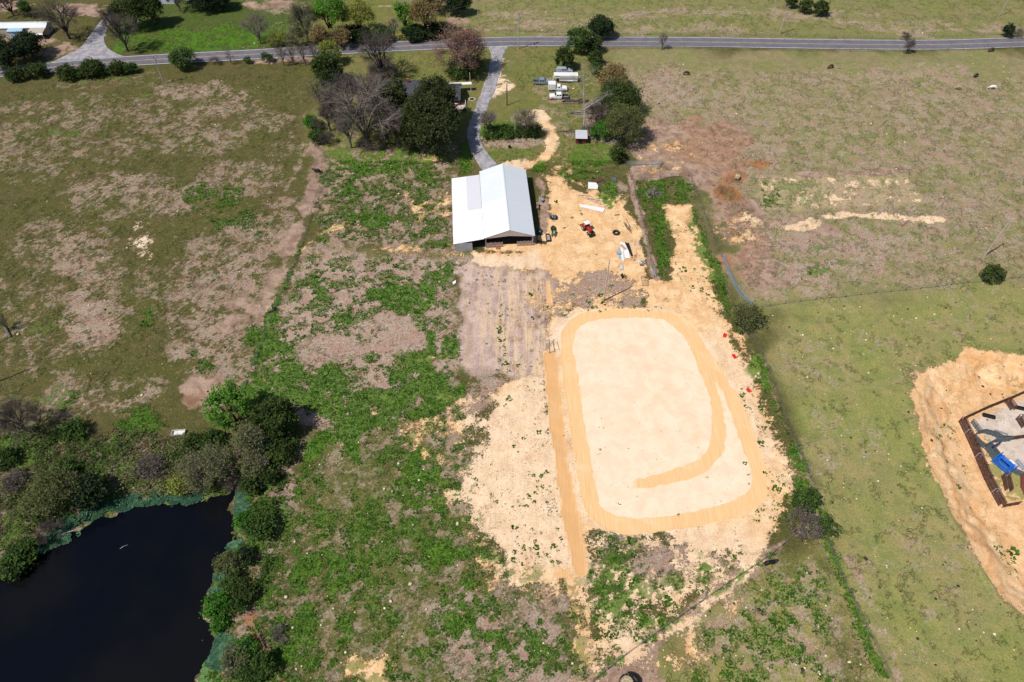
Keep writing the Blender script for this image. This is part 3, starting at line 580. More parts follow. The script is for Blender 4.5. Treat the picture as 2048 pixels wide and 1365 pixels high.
# ================================================================ BUILDINGS
WHITE_ROOF = None
def roof_mat(name, a, b, rough=0.35, stripe=2.6):
    t = NT(name); o = t.obj(); n = t.noise(t.scl(o, (0.5, 1.2, 0.5)), 0.5, 5, 0.65, 0.6); n2 = t.noise(o, 0.12, 3)
    c = t.mix(t.math('MULTIPLY', t.step(t.math('ADD', t.math('MULTIPLY', n, .7), t.math('MULTIPLY', n2, .5)), 0.62, 0.80), .5), a, b)
    w = t.n('ShaderNodeTexWave', wave_type='BANDS', bands_direction='Y'); t.put(w.inputs[0], o); w.inputs['Scale'].default_value = stripe
    c = t.mix(t.math('MULTIPLY', t.step(w.outputs[0], 0.85, 1.0), 0.05), c, tuple(x * .6 for x in a))
    t.bsdf(c, rough, 0.1, t.bump(w.outputs[0], 0.3, 0.03), 0.4); return t.m
ROOF_W = roof_mat('white_roofing', (0.86, 0.86, 0.87), (0.70, 0.73, 0.75)); ROOF_G = roof_mat('grey_old_roofing', (0.68, 0.67, 0.72), (0.62, 0.62, 0.66))
ROOF_W2 = roof_mat('weathered_and_shaded_roofing', (0.68, 0.72, 0.76), (0.80, 0.80, 0.80))  # weathered sheets; its darker blue also paints the right slope's shade
SIDING = M('grey_siding', (0.36, 0.37, 0.41), 0.5, 0.2, 0.08, 1.0); WOODP = M('weathered_wood', (0.22, 0.17, 0.14), 0.9, 0, 0.3, 2.0)
TRIM = M('pale_trim', (0.42, 0.37, 0.36), 0.7, 0, 0.1); DIRT = M('dirt', (0.16, 0.11, 0.08), 0.95, 0, .2, 1)
BARN_SHADE = M('barn_interior_shade', (0.05, 0.04, 0.035), .9, 0, .2)  # near-black colour standing in for deep shade inside the barn
FR = G(1065, 491); br = R(4.2)
barn = thing('barn', 'long white metal roofed barn with open front and a lower left lean-to', 'barn', (FR.x, FR.y, 0), br)
LB = 27.6
def rib_panel(m, quad, t=0.08): m.slab(quad, t)
# local: x from -20.2 (left) to 0 (right), y from 0 (front) to LB
EV, RD = 3.75, 5.95
m = MB(); m.slab([(-12.5,-.5,EV-.12),(-6.05,-.5,RD),(-6.05,LB-6.5,RD),(-12.5,LB-6.5,EV-.12)][::1], .08); m.slab([(-12.5,8.6,EV-.10),(-6.06,8.6,RD+.02),(-6.06,LB,RD+.02),(-12.5,LB,EV-.10)], .08)
m.build('roof_panel', ROOF_W, barn)
m = MB(); m.slab([(-12.45,13,EV-.06),(-6.09,13,RD+.045),(-6.09,LB-.05,RD+.045),(-12.45,LB-.05,EV-.06)], .02); tag(m.build('roof_panel', ROOF_W2, barn), 'weathered older roof sheets')
m = MB(); m.slab([(-5.99,-.5,RD),(.55,-.5,EV-.12),(.55,LB,EV-.12),(-5.99,LB,RD)], .08); m.build('roof_panel', ROOF_W2, barn)  # right slope: shade put into the sheet colour, along with some weathering
MB().obox((-6.02,-.5,RD+.03),(-6.02,LB,RD+.03),.36,.07).build('ridge_cap', ROOF_W2, barn)
m = MB(); m.slab([(-20.4,-1.1,2.68),(-12.56,-.6,EV-.22),(-12.56,LB-1.3,EV-.22),(-20.4,LB-1.3,2.68)], .08); ln_ = m.build('lean_to_roof', ROOF_W, barn)
m = MB(); m.slab([(-16.4,11.5,3.17+.045),(-12.6,11.5,3.535+.04),(-12.6,LB-1.4,3.535+.04),(-16.4,LB-1.4,3.17+.045)], .02); tag(m.build('roof_panel', ROOF_G, barn), 'greyer roof sheets on the lean-to')
m = MB(); m.prism([(-12.2,EV-.30),(-6.02,RD-.16),(.25,EV-.30),(.25,EV-.40),(-6.0,EV+.18),(-12.2,EV-.40)], -.42, -.34)
m.build('gable_panel', TRIM, barn)
m = MB()
for x in (-12.1, -8.1, -4.1, 0):
    for y in (0, 5.5, 11, 16.5, 22, LB - .3):
        if y == 0 and x in (-8.1, -4.1): continue
        if x in (-8.1, -4.1) and y not in (LB - .3,): continue
        MB().box(x-.1, x+.1, y-.1, y+.1, -0.3, EV-.3 + (1.3 if x in (-8.1,-4.1) else 0)).build('post', SIDING if y == 0 else WOODP, barn)
MB().box(-12.2, 0.2, LB-.12, LB-.04, -.2, EV-.2).prism([(-12.2,EV-.2),(0.2,EV-.2),(-6,RD-.15)], LB-.12, LB-.04).build('back_wall', BARN_SHADE, barn)  # back wall coloured near black to paint the interior shade
MB().box(-20.0, -19.9, -.9, LB-1.6, -.2, 2.62).build('left_wall', SIDING, barn)
MB().box(-20.0, -12.3, LB-1.72, LB-1.62, -.2, 2.66).build('back_wall', SIDING, barn)
m = MB(); m.box(-19.88, -15.6, -.98, -.9, -.2, 2.66)
for x in (-18.9, -17.3, -16.4): m.box(x, x+.12, -1.01, -.98, -.2, 2.6)
m.build('front_wall', SIDING, barn)
MB().box(-12.3, -12.22, .6, LB-2, -.2, 3.3).build('partition', BARN_SHADE, barn)  # partition darkened the same way, as painted shade
def stock_gate(parent, x0, x1, y, h=1.55, mat=TRIM, name='gate'):
    m = MB()
    for k in range(6): m.box(x0, x1, y-.03, y+.03, .15 + k*h/6, .15 + k*h/6 + .14)
    for x in (x0, (x0+x1)/2, x1): m.box(x-.06, x+.06, y+.03, y+.12, 0, h+.15)
    return m.build(name, mat, parent)
GATE = M('rusty_panel', (0.36, 0.26, 0.23), 0.8, 0, .2)
stock_gate(barn, -11.8, -9.9, -.1, mat=GATE); stock_gate(barn, -9.7, -7.8, -.1, mat=GATE); stock_gate(barn, -4.0, -2.2, -.1, mat=GATE); stock_gate(barn, -2.0, -.3, -.1, mat=GATE)
m = MB()
for k in range(3): m.box(.02, .08, .3, LB-.5, .3 + k*.45, .42 + k*.45)
m.build('side_rail', WOODP, barn)
MB().box(-11.9, -.2, 0.9, LB-.4, -0.2, .2).build('floor', BARN_SHADE, barn); MB().box(-19.7, -12.4, .2, LB-2, -0.2, .2).build('floor', BARN_SHADE, barn)  # dark floor starts past the sunlit strip; shade painted as colour
def inbarn(x, y): 
    c, s = math.cos(br), math.sin(br); return (FR.x + x*c - y*s, FR.y + x*s + y*c, 0)
# --- farmhouse under the pines
SHG = M('dark_shingles', (0.060, 0.062, 0.080), 0.9, 0, .15, 2.5); BRICK = M('red_brick', (0.22, 0.08, 0.05), 0.9, 0, .2, 3); TRW = M('white_trim', (0.72, 0.72, 0.70), .6, 0, .05)
GLASS = M('window_glass', (0.02, 0.025, 0.03), 0.08, 0, .1, 1, .6)
hp = G(921, 200, 2.7)
house = thing('farmhouse', 'low farmhouse with dark shingle roof half hidden by pines', 'house', (hp.x - .4, hp.y + .4, 0), R(1.0))
def gable_block(p, x0, x1, y0, y1, ev, rd, wall, roof, ov=.4):
    ym = (y0 + y1) / 2; sl = (rd - ev) / ((y1 - y0) / 2)
    MB().box(x0, x1, y0, y1, -.2, ev - .05).add([(x0+.02,y0,ev-.06),(x0+.02,y1,ev-.06),(x0+.02,ym,rd-.1),(x1-.02,y0,ev-.06),(x1-.02,y1,ev-.06),(x1-.02,ym,rd-.1)],[(0,1,2),(5,4,3),(0,2,5,3),(1,4,5,2)]).build('wall', wall, p)
    z0 = ev - ov * sl
    rf = MB().slab([(x0-ov,y0-ov,z0),(x1+ov,y0-ov,z0),(x1+ov,ym,rd),(x0-ov,ym,rd)], .12).build('roof', roof, p)
    MB().slab([(x1+ov,y1+ov,z0),(x0-ov,y1+ov,z0),(x0-ov,ym+.01,rd),(x1+ov,ym+.01,rd)], .12).build('roof', roof, p)
    return rf
gable_block(house, -11.5, 0, 0, 9.5, 2.7, 4.6, BRICK, SHG); gable_block(house, -27, -11.6, 2.5, 11.5, 2.9, 5.0, BRICK, SHG)
def window(p, x, y, z, w, h, face='y'):
    if face == 'y': f = MB().box(x-w/2-.08, x+w/2+.08, y-.05, y-.003, z-.08, z+h+.08).build('window', TRW, p); MB().box(x-w/2, x+w/2, y-.07, y-.052, z, z+h).build('pane', GLASS, f)
    else: f = MB().box(x+.003, x+.05, y-w/2-.08, y+w/2+.08, z-.08, z+h+.08).build('window', TRW, p); MB().box(x+.052, x+.07, y-w/2, y+w/2, z, z+h).build('pane', GLASS, f)
for x in (-2, -9.4): window(house, x, 0, 1, 1.3, 1.1)
window(house, 0, 5, 1, 1.2, 1.1, 'x'); window(house, -15, 2.5, 1, 1.3, 1.1); window(house, -22, 2.5, 1, 1.3, 1.1)
d = MB().box(-5.3, -4.2, -.06, -.003, 0.1, 2.2).build('door', TRW, house); MB().box(-4.45, -4.38, -.12, -.06, 1, 1.08).build('handle', GLASS, d)
MB().box(-17.2,-16.2,6.4,7.4,4.6,6.0).build('chimney', BRICK, house)
MB().box(-10.6, -7.5, -.62, -.42, 2.35, 2.48).build('gutter', TRW, house)
dk = G(905, 216)
deck = thing('deck', 'pale pink wooden deck beside the farmhouse with rails and steps', 'deck', (dk.x, dk.y, 0))
DECK = M('deck_boards', (0.62, 0.49, 0.42), .8, 0, .1, 2)
m = MB()
for k in range(16): m.box(-4, 4.2, -1.9 + k*.26, -1.9 + k*.26 + .24, .38, .45)
m.box(-3.9, 4.1, -1.8, 2.2, .1, .37); m.build('deck_floor', DECK, deck)
m = MB()
for x in np.arange(-4, 4.3, 1.0): m.box(x-.05, x+.05, -1.95, -1.85, 0, 1.4)
m.box(-4, 4.2, -1.96, -1.84, 1.35, 1.43); m.box(4.1, 4.2, -1.9, 2.2, 1.35, 1.43)
for y in np.arange(-1.9, 2.2, .8): m.box(4.1, 4.2, y, y+.1, 0, 1.4)
m.build('railing', TRW, deck)
MB().box(1.4, 2.6, -2.9, -1.96, 0, .2).box(1.4, 2.6, -2.4, -1.96, .2, .4).build('steps', DECK, deck)
pt = thing('patio_table', 'white round patio table on the pink deck', 'table', (dk.x + 1.2, dk.y + .9, .45))
MB().cyl((0,0,.7), .7, .05, 20).build('table_top', TRW, pt); MB().cyl((0,0,0), .06, .7, 8).cyl((0,0,0), .3, .04, 12).build('pedestal', TRW, pt)
CH = M('black_metal', (0.02, 0.02, 0.022), .5, .3, .1)
def chair(x, y, rz, label):
    c = thing('patio_chair', label, 'chair', (x, y, .45), rz, 'black chairs on the deck')
    MB().box(-.25,.25,-.25,.25,.42,.47).build('seat', CH, c); MB().box(-.25,.25,.22,.27,.47,.95).build('backrest', CH, c)
    for sx in (-.22,.22):
        for sy in (-.22,.22): MB().box(sx-.02,sx+.02,sy-.02,sy+.02,0,.42).build('leg', CH, c)
chair(dk.x + 1.3, dk.y - .35, R(180), 'black patio chair in front of the white deck table'); chair(dk.x + .1, dk.y + .9, R(90), 'black patio chair left of the white deck table')
chair(dk.x - 1.4, dk.y - .2, R(10), 'black patio chair nearest the pine branches'); chair(dk.x + 2.5, dk.y + 1, R(-90), 'black patio chair right of the white deck table')
gr = thing('barbecue_grill', 'dark covered grill standing at the front corner of the deck', 'grill', (dk.x + 4.0, dk.y - 2.6, 0))
MB().box(-.5,.5,-.3,.3,.7,1.0).build('firebox', CH, gr); MB().prism([(-.5,0),(.5,0),(.35,.28),(-.35,.28)], -.3, .3).build('lid', CH, gr).location = (0,0,1.0)
for sx in (-.42,.42): MB().box(sx-.04,sx+.04,-.25,.25,0,.7).build('leg', CH, gr)
fp = G(944, 200)
fire = thing('fire_pit', 'ring of pale stones round a black fire pit beside the driveway', 'fire pit', (fp.x, fp.y, 0))
m = MB(); STN = M('pale_stone', (0.55, 0.45, 0.38), .9, 0, .2)
for k in range(12):
    a = k * math.pi / 6; m.box(*(lambda cx, cy: (cx-.22, cx+.22, cy-.18, cy+.18, 0, .3))(1.0*math.cos(a), .9*math.sin(a)))
m.build('stone_ring', STN, fire, .03); MB().cyl((0,0,0), .8, .12, 16).build('ash_bed', CH, fire)
a0 = G(885, 169, 2.6); a1 = G(943, 166.5, 2.6)
aw = thing('walkway_canopy', 'long narrow white canopy behind the farmhouse', 'canopy', ((a0.x+a1.x)/2, (a0.y+a1.y)/2, 0), math.atan2(a1.y-a0.y, a1.x-a0.x))
La = (a1 - a0).length / 2
MB().slab([(-La,-.75,2.6),(La,-.75,2.6),(La,.75,2.6),(-La,.75,2.6)], .12).build('roof', TRW, aw)
for x in (-La+.3, -La/3, La/3, La-.3):
    for y in (-.6,.6): MB().box(x-.05,x+.05,y-.05,y+.05,-.1,2.48).build('post', TRW, aw)
q0 = G(941, 179); 
fl = thing('flagpole', 'thin white pole beyond the end of the narrow canopy', 'pole', (q0.x, q0.y, 0)); MB().tube([(0,0,0),(0,0,5.6)], [.08,.05], 8).build('pole', TRW, fl); MB().cyl((0,0,5.6), .12, .12, 10).build('finial', TRW, fl)
# --- mobile home, far left beyond the road
def far_house(name, label, cat, px, py, rz, L_, W_, ev, rd, wall, roof, wins=3, porch=None):
    p = G(px, py); h = thing(name, label, cat, (p.x, p.y, 0), rz); gable_block(h, -L_, 0, 0, W_, ev, rd, wall, roof, .2)
    for k in range(wins): window(h, -L_ * (k + .6) / wins, 0, 1, 1.1, .9)
    window(h, 0, W_/2, 1, 1, .9, 'x')
    return h
VIN = M('beige_vinyl', (0.42, 0.36, 0.30), .7, 0, .08); BLUEV = M('pale_blue_siding', (0.32, 0.48, 0.62), .7, 0, .08)
RW2 = roof_mat('white_far_roofing', (0.72, 0.75, 0.78), (0.5, 0.55, 0.6))
mh = far_house('mobile_home', 'long white roofed mobile home behind the dark trees at the far left', 'mobile home', 98, 70, R(2), 22, 4.6, 2.8, 3.5, VIN, RW2)
MB().box(-13, -8, -1.8, -.1, -.1, 2.3).build('porch', BLUEV, mh); MB().slab([(-13.3,-2.1,2.35),(-7.8,-2.1,2.35),(-7.8,-.1,2.75),(-13.3,-.1,2.75)], .08).build('porch_roof', BLUEV, mh)
MB().slab([(-5.5,-3.6,2.25),(.1,-3.6,2.25),(.1,-.15,2.65),(-5.5,-.15,2.65)], .08).build('porch_roof', VIN, mh); MB().slab([(-5.4,-4.1,2.0),(.3,-4.1,2.0),(.3,-3.65,2.26),(-5.4,-3.65,2.26)], .06).build('awning', TRW, mh)
for x in (-5.2, -.2): MB().box(x-.06,x+.06,-3.6,-3.48,-.1,2.2).build('post', TRW, mh)
far_house('cottage', 'pale blue house mostly hidden behind evergreens at the top of the picture', 'house', 350, 8, R(2), 8, 6, 2.7, 4.2, M('white_siding', (0.55,0.6,0.68), .7, 0, .1), RW2, 2)
far_house('cottage', 'grey roofed house at the top edge behind the bare trees', 'house', 383, 2, R(-4), 6, 6, 2.7, 4.0, VIN, RW2, 2)
far_house('cottage', 'small grey house between budding trees at the top edge', 'house', 836, 3, R(3), 8, 6, 2.7, 4.2, VIN, M('grey_roof', (.3,.29,.3), .8), 2)
# --- shed and pens by the old tree
sp = G(1152, 288)
shed = thing('shed', 'little red shed with rusty white tin roof in the yard', 'shed', (sp.x, sp.y, 0), R(-2))
MB().box(-.1,3.1,0,.08,0,2.0).box(-.1,0,.08,2.9,0,2.2).box(3.0,3.1,.08,2.9,0,2.2).box(-.1,3.1,2.9,3,0,2.4).build('wall', M('red_boards', (0.16,0.03,0.03), .9), shed)
MB().slab([(-.3,-.5,2.15),(3.3,-.5,2.15),(3.3,3.2,2.75),(-.3,3.2,2.75)], .06).build('roof', roof_mat('rusty_tin', (0.52,0.52,0.56), (0.26,0.24,0.24), .5), shed)
MB().box(.8,1.8,-.03,-.001,0,1.8).build('door', CH, shed)
def pen_fence(name, label, cat, pts, h, mat, rails=3, post_gap=2.5, group=None, rz=.05, pm=None, zf=hz):
    P = [Vector((p[0], p[1], 0)) for p in pts]; t0 = P[0]; th_ = thing(name, label, cat, (t0.x, t0.y, 0), 0, group)
    rail = MB(); n = 0
    for a, b in zip(P, P[1:]):
        k = max(1, round((b - a).length / post_gap))
        for i in range(k + (b is P[-1])):
            q = a.lerp(b, i / k); z = zf(q.x, q.y); loc = q - t0
            if n < 99:
                lean = Vector((random.gauss(0, rz), random.gauss(0, rz), 0)); 
                MB().tube([(0,0,-.2), (lean.x*h, lean.y*h, h)], [.075 if h < 2 else .1, .06], 5).build('post', pm or mat, th_).location = (loc.x, loc.y, z)
            n += 1
        for r in range(rails):
            for i in range(k):
                q0 = a.lerp(b, i/k); q1 = a.lerp(b, (i+1)/k); zz = h * (r + 1) / (rails + .15)
                v0 = Vector((*(q0-t0).xy, zz + zf(q0.x, q0.y))); v1 = Vector((*(q1-t0).xy, zz + zf(q1.x, q1.y))); rail.obox(v0, v1, .03 if rails > 3 or h < 1.5 else .05, .03 if h < 1.5 else .09)
    rail.build('wire' if h < 1.5 else 'rail', mat, th_); return th_
def gl(pts, z=0.0): return [(G(a, b, z).x, G(a, b, z).y) for a, b in pts]
FP = M('fence_post_wood', (0.17, 0.14, 0.12), .9, 0, .25); WIRE = M('fence_wire', (0.20, 0.19, 0.18), .6, .4, .1); STEEL = M('galvanised_steel', (0.42, 0.46, 0.54), .45, .5, .1)
pen_fence('rail_pen', 'short dark rail pen joined to the right side of the red shed', 'pen', gl([(1164,281),(1190,280),(1190,291)]), 1.6, WOODP, 3, 1.5)
FN = [
 ('post and wire fence along the left pasture path', [(627,286),(660,327),(634,395),(607,478),(584,540)], 1.3, 3.6),
 ('mossy post and wire fence running down from the corner brace to the pond trees', [(583,543),(560,600),(530,672),(505,740),(484,795)], 1.3, 3.6),
 ('wire fence from the green bush down past the corral corner', [(1240,318),(1253,331),(1262,360)], 1.4, 1.4),
 ('wire fence across the bottom of the small corral', [(1263,361),(1300,357),(1340,356),(1377,353)], 1.4, 2.6),
 ('wire fence slanting down from the corral beside the bare cattle ground', [(1379,354),(1395,395),(1412,440),(1430,490),(1443,516)], 1.4, 2.6),
 ('old wire fence through the weedy brown strip right of the dirt yard', [(1266,366),(1278,420),(1290,470),(1300,520),(1308,556)], 1.3, 2.6),
 ('long wire fence between the brown pasture and the green pasture', [(1508,617),(1600,604),(1750,588),(1900,572),(2070,553)], 1.2, 4.2),
 ('overgrown wire fence down the right side of the sandy lot', [(1498,655),(1535,740),(1572,840),(1605,925),(1632,990)], 1.3, 3.8),
 ('wire fence running down and left from the corner brush to the bottom edge', [(1590,1070),(1540,1112),(1480,1152),(1400,1206),(1320,1262),(1250,1312),(1182,1367)], 1.3, 3.8),
 ('wire fence going down from the corner brush along the green strip', [(1652,1078),(1680,1150),(1712,1220),(1748,1290),(1785,1370)], 1.3, 3.4),
 ('roadside wire fence on the far side of the road', [(985,62),(1150,67),(1330,71),(1600,74),(1800,79),(2050,68)], 1.1, 5.5),
 ('roadside wire fence above the right pasture', [(1205,98),(1400,99),(1600,103),(1800,105),(2050,97)], 1.1, 5.5),
 ('yard fence between the green strip and the bare patch behind the barn', [(918,288),(917,350)], 1.2, 2.5),
 ('low wire fence along the left roadside bank', [(300,128),(420,126),(520,121),(625,119)], 1.1, 4.5),
 ('wire fence beside the red dirt path at the bottom of the pond bank', [(470,1180),(500,1232),(528,1290),(562,1365)], 1.2, 3.2)]
for lb, pts, h, gap in FN: pen_fence('wire_fence', lb, 'fence', gl(pts), h, WIRE, 3, gap, 'wire fences dividing the fields', pm=FP)
# row of new posts beside the arena
pst = pen_fence('post_row', 'row of bare new posts beside the sand arena', 'fence posts', gl([(1078,572),(1084,604),(1090,640),(1096,674),(1099,707)]), 1.9, WOODP, 0, 3.4, rz=.02)
def panel_fence(label, pts, h, mat, zf=hz, name='panel_fence', gap=3.0, bars=6, cat='livestock panels', r=.035):
    P = [Vector((p[0], p[1], 0)) for p in pts]; t0 = P[0]; th_ = thing(name, label, cat, (t0.x, t0.y, 0))
    for a, b in zip(P, P[1:]):
        k = max(1, round((b - a).length / gap))
        for i in range(k):
            q0 = a.lerp(b, (i+.02)/k) - t0; q1 = a.lerp(b, (i+.98)/k) - t0; z0 = zf(*(q0+t0).xy); z1 = zf(*(q1+t0).xy); m = MB()
            for j in range(bars): z = h*(j+1)/bars; m.obox((q0.x,q0.y,z0+z), (q1.x,q1.y,z1+z), r, r*1.6)
            for s in (0, .5, 1): q = q0.lerp(q1, s); zz = z0 + (z1-z0)*s; m.obox((q.x,q.y,zz-.1), (q.x,q.y,zz+h), r*1.4, r*1.4)
            m.build('panel', mat, th_)
    return th_
panel_fence('curved run of silvery livestock panels ending at the pasture corner', gl([(1444,516),(1455,545),(1468,575),(1483,596),(1505,614)]), 1.7, STEEL, bars=8, r=.04)
panel_fence('silvery panels across the top of the small corral', gl([(1256,332),(1290,331),(1320,330)]), 1.6, STEEL, gap=3.2)
panel_fence('green gate panel standing open at the corral end', gl([(1323,328),(1314,341),(1300,334)]), 1.6, M('green_gate', (.25,.33,.28), .6), gap=3.2)
# ================================================================ WORKING PENS IN THE CUT (floor 2.4 m lower)
RUST = M('rusty_pipe', (0.115, 0.055, 0.040), .8, .1, .3, 2); DGR = M('dark_green_grey_pipe', (0.13, 0.16, 0.18), .6, .3, .2); BLUE = M('blue_paint', (0.015, 0.14, 0.60), .4, 0, .12)
ZP = -2.4; zpf = lambda x, y: ZP
def bunk_wall(label, pts, h=1.6, mat=RUST, w=.5):
    P = [Vector((p[0], p[1], 0)) for p in pts]; t0 = P[0]; th_ = thing('sheeted_alley', label, 'cattle alley', (t0.x, t0.y, ZP))
    for a, b in zip(P, P[1:]):
        k = max(1, round((b-a).length / 2.8)); d = (b-a).normalized(); s = Vector((-d.y, d.x, 0)) * w / 2
        for i in range(k):
            q0 = a.lerp(b, (i+.01)/k) - t0; q1 = a.lerp(b, (i+.99)/k) - t0; m = MB()
            for sg in (1, -1):
                for z in np.linspace(.25, h, 6): m.obox(q0 + s*sg + Vector((0,0,z)), q1 + s*sg + Vector((0,0,z)), .06, .13)
            m.build('panel', mat, th_)
            MB().obox(q0 + s, q0 + s + Vector((0,0,h+.3)), .12, .12).obox(q0 - s, q0 - s + Vector((0,0,h+.3)), .12, .12).obox(q0 + s*1.3 + Vector((0,0,h+.25)), q0 - s*1.3 + Vector((0,0,h+.25)), .1, .08).build('hoop', STEEL if i % 2 else mat, th_)
    return th_
bunk_wall('long rusty double rail alley down the left side of the cattle pens', gl([(1921,844),(1945,895),(1972,960),(2001,1014)], ZP), w=.95)
bunk_wall('short rusty alley below the blue squeeze chute', gl([(2007,955),(2014,985)], ZP), w=.9)
bunk_wall('rusty crowding gate hanging from the upper pen wall', gl([(2013,806),(2024,822)], ZP), w=.8)
bunk_wall('rusty alley at the right edge inside the upper pen', gl([(2034,839),(2046,858)], ZP), w=.8)
panel_fence('rusty pipe fence along the upper side of the cattle pens', gl([(1923,842),(1970,820),(2020,800),(2075,775)], ZP), 1.6, RUST, zpf, r=.09)
panel_fence('rusty pipe fence between the two big cattle pens', gl([(2020,881),(2048,877),(2090,873)], ZP), 1.6, RUST, zpf, r=.08)
panel_fence('rusty end gate at the bottom corner of the cattle pens', gl([(2003,1016),(2036,1010)], ZP), 1.5, RUST, zpf, r=.08)
panel_fence('curved green grey tub fence left of the upper cattle pen', gl([(1950,870),(1944,878),(1955,890),(1965,897)], ZP), 1.6, DGR, zpf, r=.1, gap=1.6)
panel_fence('green grey curved fence joining the tub to the rusty fence', gl([(1950,870),(1965,867),(1985,872),(2000,880),(2020,881)], ZP), 1.6, DGR, zpf, r=.1, gap=1.8)
panel_fence('green grey fence from the tub to the middle rusty fence', gl([(1966,896),(1985,886),(2018,883)], ZP), 1.6, DGR, zpf, r=.1, gap=2)
panel_fence('diagonal green grey rail from the pen corner to the tub', gl([(1940,846),(1957,868)], ZP), 1.6, DGR, zpf, r=.06)
panel_fence('green grey alley side leading down to the blue squeeze chute', gl([(1968,898),(1990,928)], ZP), 1.6, DGR, zpf, r=.1, gap=1.6)
panel_fence('second green grey alley side leading down to the blue squeeze chute', gl([(1975,893),(1998,922)], ZP), 1.6, DGR, zpf, r=.1, gap=1.6)
panel_fence('dark rail fence right of the blue squeeze chute', gl([(2022,945),(2040,953),(2075,948)], ZP), 1.6, DGR, zpf, r=.09, gap=1.8)
panel_fence('rusty red rail curving off the right edge below the chute', gl([(2040,955),(2040,975),(2052,1000)], ZP), 1.6, M('red_rail', (.25,.06,.06), .6), zpf, r=.07, gap=1.8)
TRO = M('black_rubber', (0.018, 0.018, 0.02), .6, 0, .1)
def trough(name, label, px0, px1, w, h, mat, z=0.0, group=None):
    a = G(*px0, z); b = G(*px1, z); c = (a + b) / 2; L_ = (b - a).length / 2; z0 = z if z else hz(c.x, c.y)
    o = thing(name, label, 'trough', (c.x, c.y, z0), math.atan2(b.y-a.y, b.x-a.x), group)
    MB().prism([(-L_,h),(L_,h),(L_-.15,.1),(-L_+.15,.1)], -w/2, -w/2+.05).prism([(-L_,h),(L_,h),(L_-.15,.1),(-L_+.15,.1)], w/2-.05, w/2).box(-L_,-L_+.06,-w/2+.05,w/2-.05,.1,h).box(L_-.06,L_,-w/2+.05,w/2-.05,.1,h).box(-L_+.1,L_-.1,-w/2+.05,w/2-.05,.08,.14).build('tub', mat, o)
    for s in (-.7*L_, .7*L_): MB().box(s-.06,s+.06,-w/2,w/2,0,.1).build('foot', mat, o)
    return o
trough('feed_bunk', 'long black feed bunk in the upper cattle pen left of centre', (1964,831), (1989,837), .8, .5, TRO, ZP, 'feed bunks in the cattle pens')
trough('feed_bunk', 'long black feed bunk near the right edge of the upper cattle pen', (2030,816), (2052,821), .8, .5, TRO, ZP, 'feed bunks in the cattle pens')
trough('feed_bunk', 'pale narrow feed bunk in the lower cattle pen at the right edge', (2032,922), (2046,940), .6, .5, STEEL, ZP, 'feed bunks in the cattle pens')
panel_fence('loose grey panel lying in the upper pen beside the tub', gl([(1988,862),(2014,871)], ZP), .5, STEEL, zpf, r=.08, bars=2)
cp = G(2003, 934, ZP)
ch = thing('squeeze_chute', 'bright blue cattle squeeze chute with a white control sheet', 'cattle chute', (cp.x, cp.y, ZP), R(-62))
for s in (-.75, .75):
    m = MB()
    for z in np.linspace(.2, 1.8, 7): m.box(-1.7, 1.7, s-.04, s+.04, z, z+.1)
    for x in np.linspace(-1.65, 1.65, 6): m.box(x-.05, x+.05, s-.07, s+.07, 0, 2.0)
    m.build('side_panel', BLUE, ch)
for x in (-1.75, 1.75): MB().box(x-.08,x+.08,-.95,-.8,0,2.3).box(x-.08,x+.08,.8,.95,0,2.3).box(x-.08,x+.08,-.95,.95,2.3,2.45).build('head_gate', BLUE, ch)
MB().box(-1.2,1.2,-.25,.25,1.95,2.1).box(-1.3,-1.1,-.8,.8,2.0,2.12).box(1.1,1.3,-.8,.8,2.0,2.12).build('top_frame', BLUE, ch)
MB().box(-.1,1.2,1.0,1.6,1.5,1.56).build('control_sheet', TRW, ch); MB().obox((0,-.8,2.2),(-.8,-1.5,2.7),.06,.06).build('lever', BLUE, ch)
pc = G(1984, 899, ZP); o = thing('palpation_cage', 'small dark blue sliding gate on the alley above the blue chute', 'gate', (pc.x, pc.y, ZP), R(25))
MB().box(-.9,.9,-.08,.08,0,1.9).build('gate_leaf', M('navy_paint', (.02,.035,.10), .5), o); MB().box(-1,-.9,-.1,.1,0,2.2).box(.9,1,-.1,.1,0,2.2).box(-1.2,1.2,-.1,.1,2.2,2.3).build('gate_frame', M('navy_paint', (.02,.035,.10)), o)

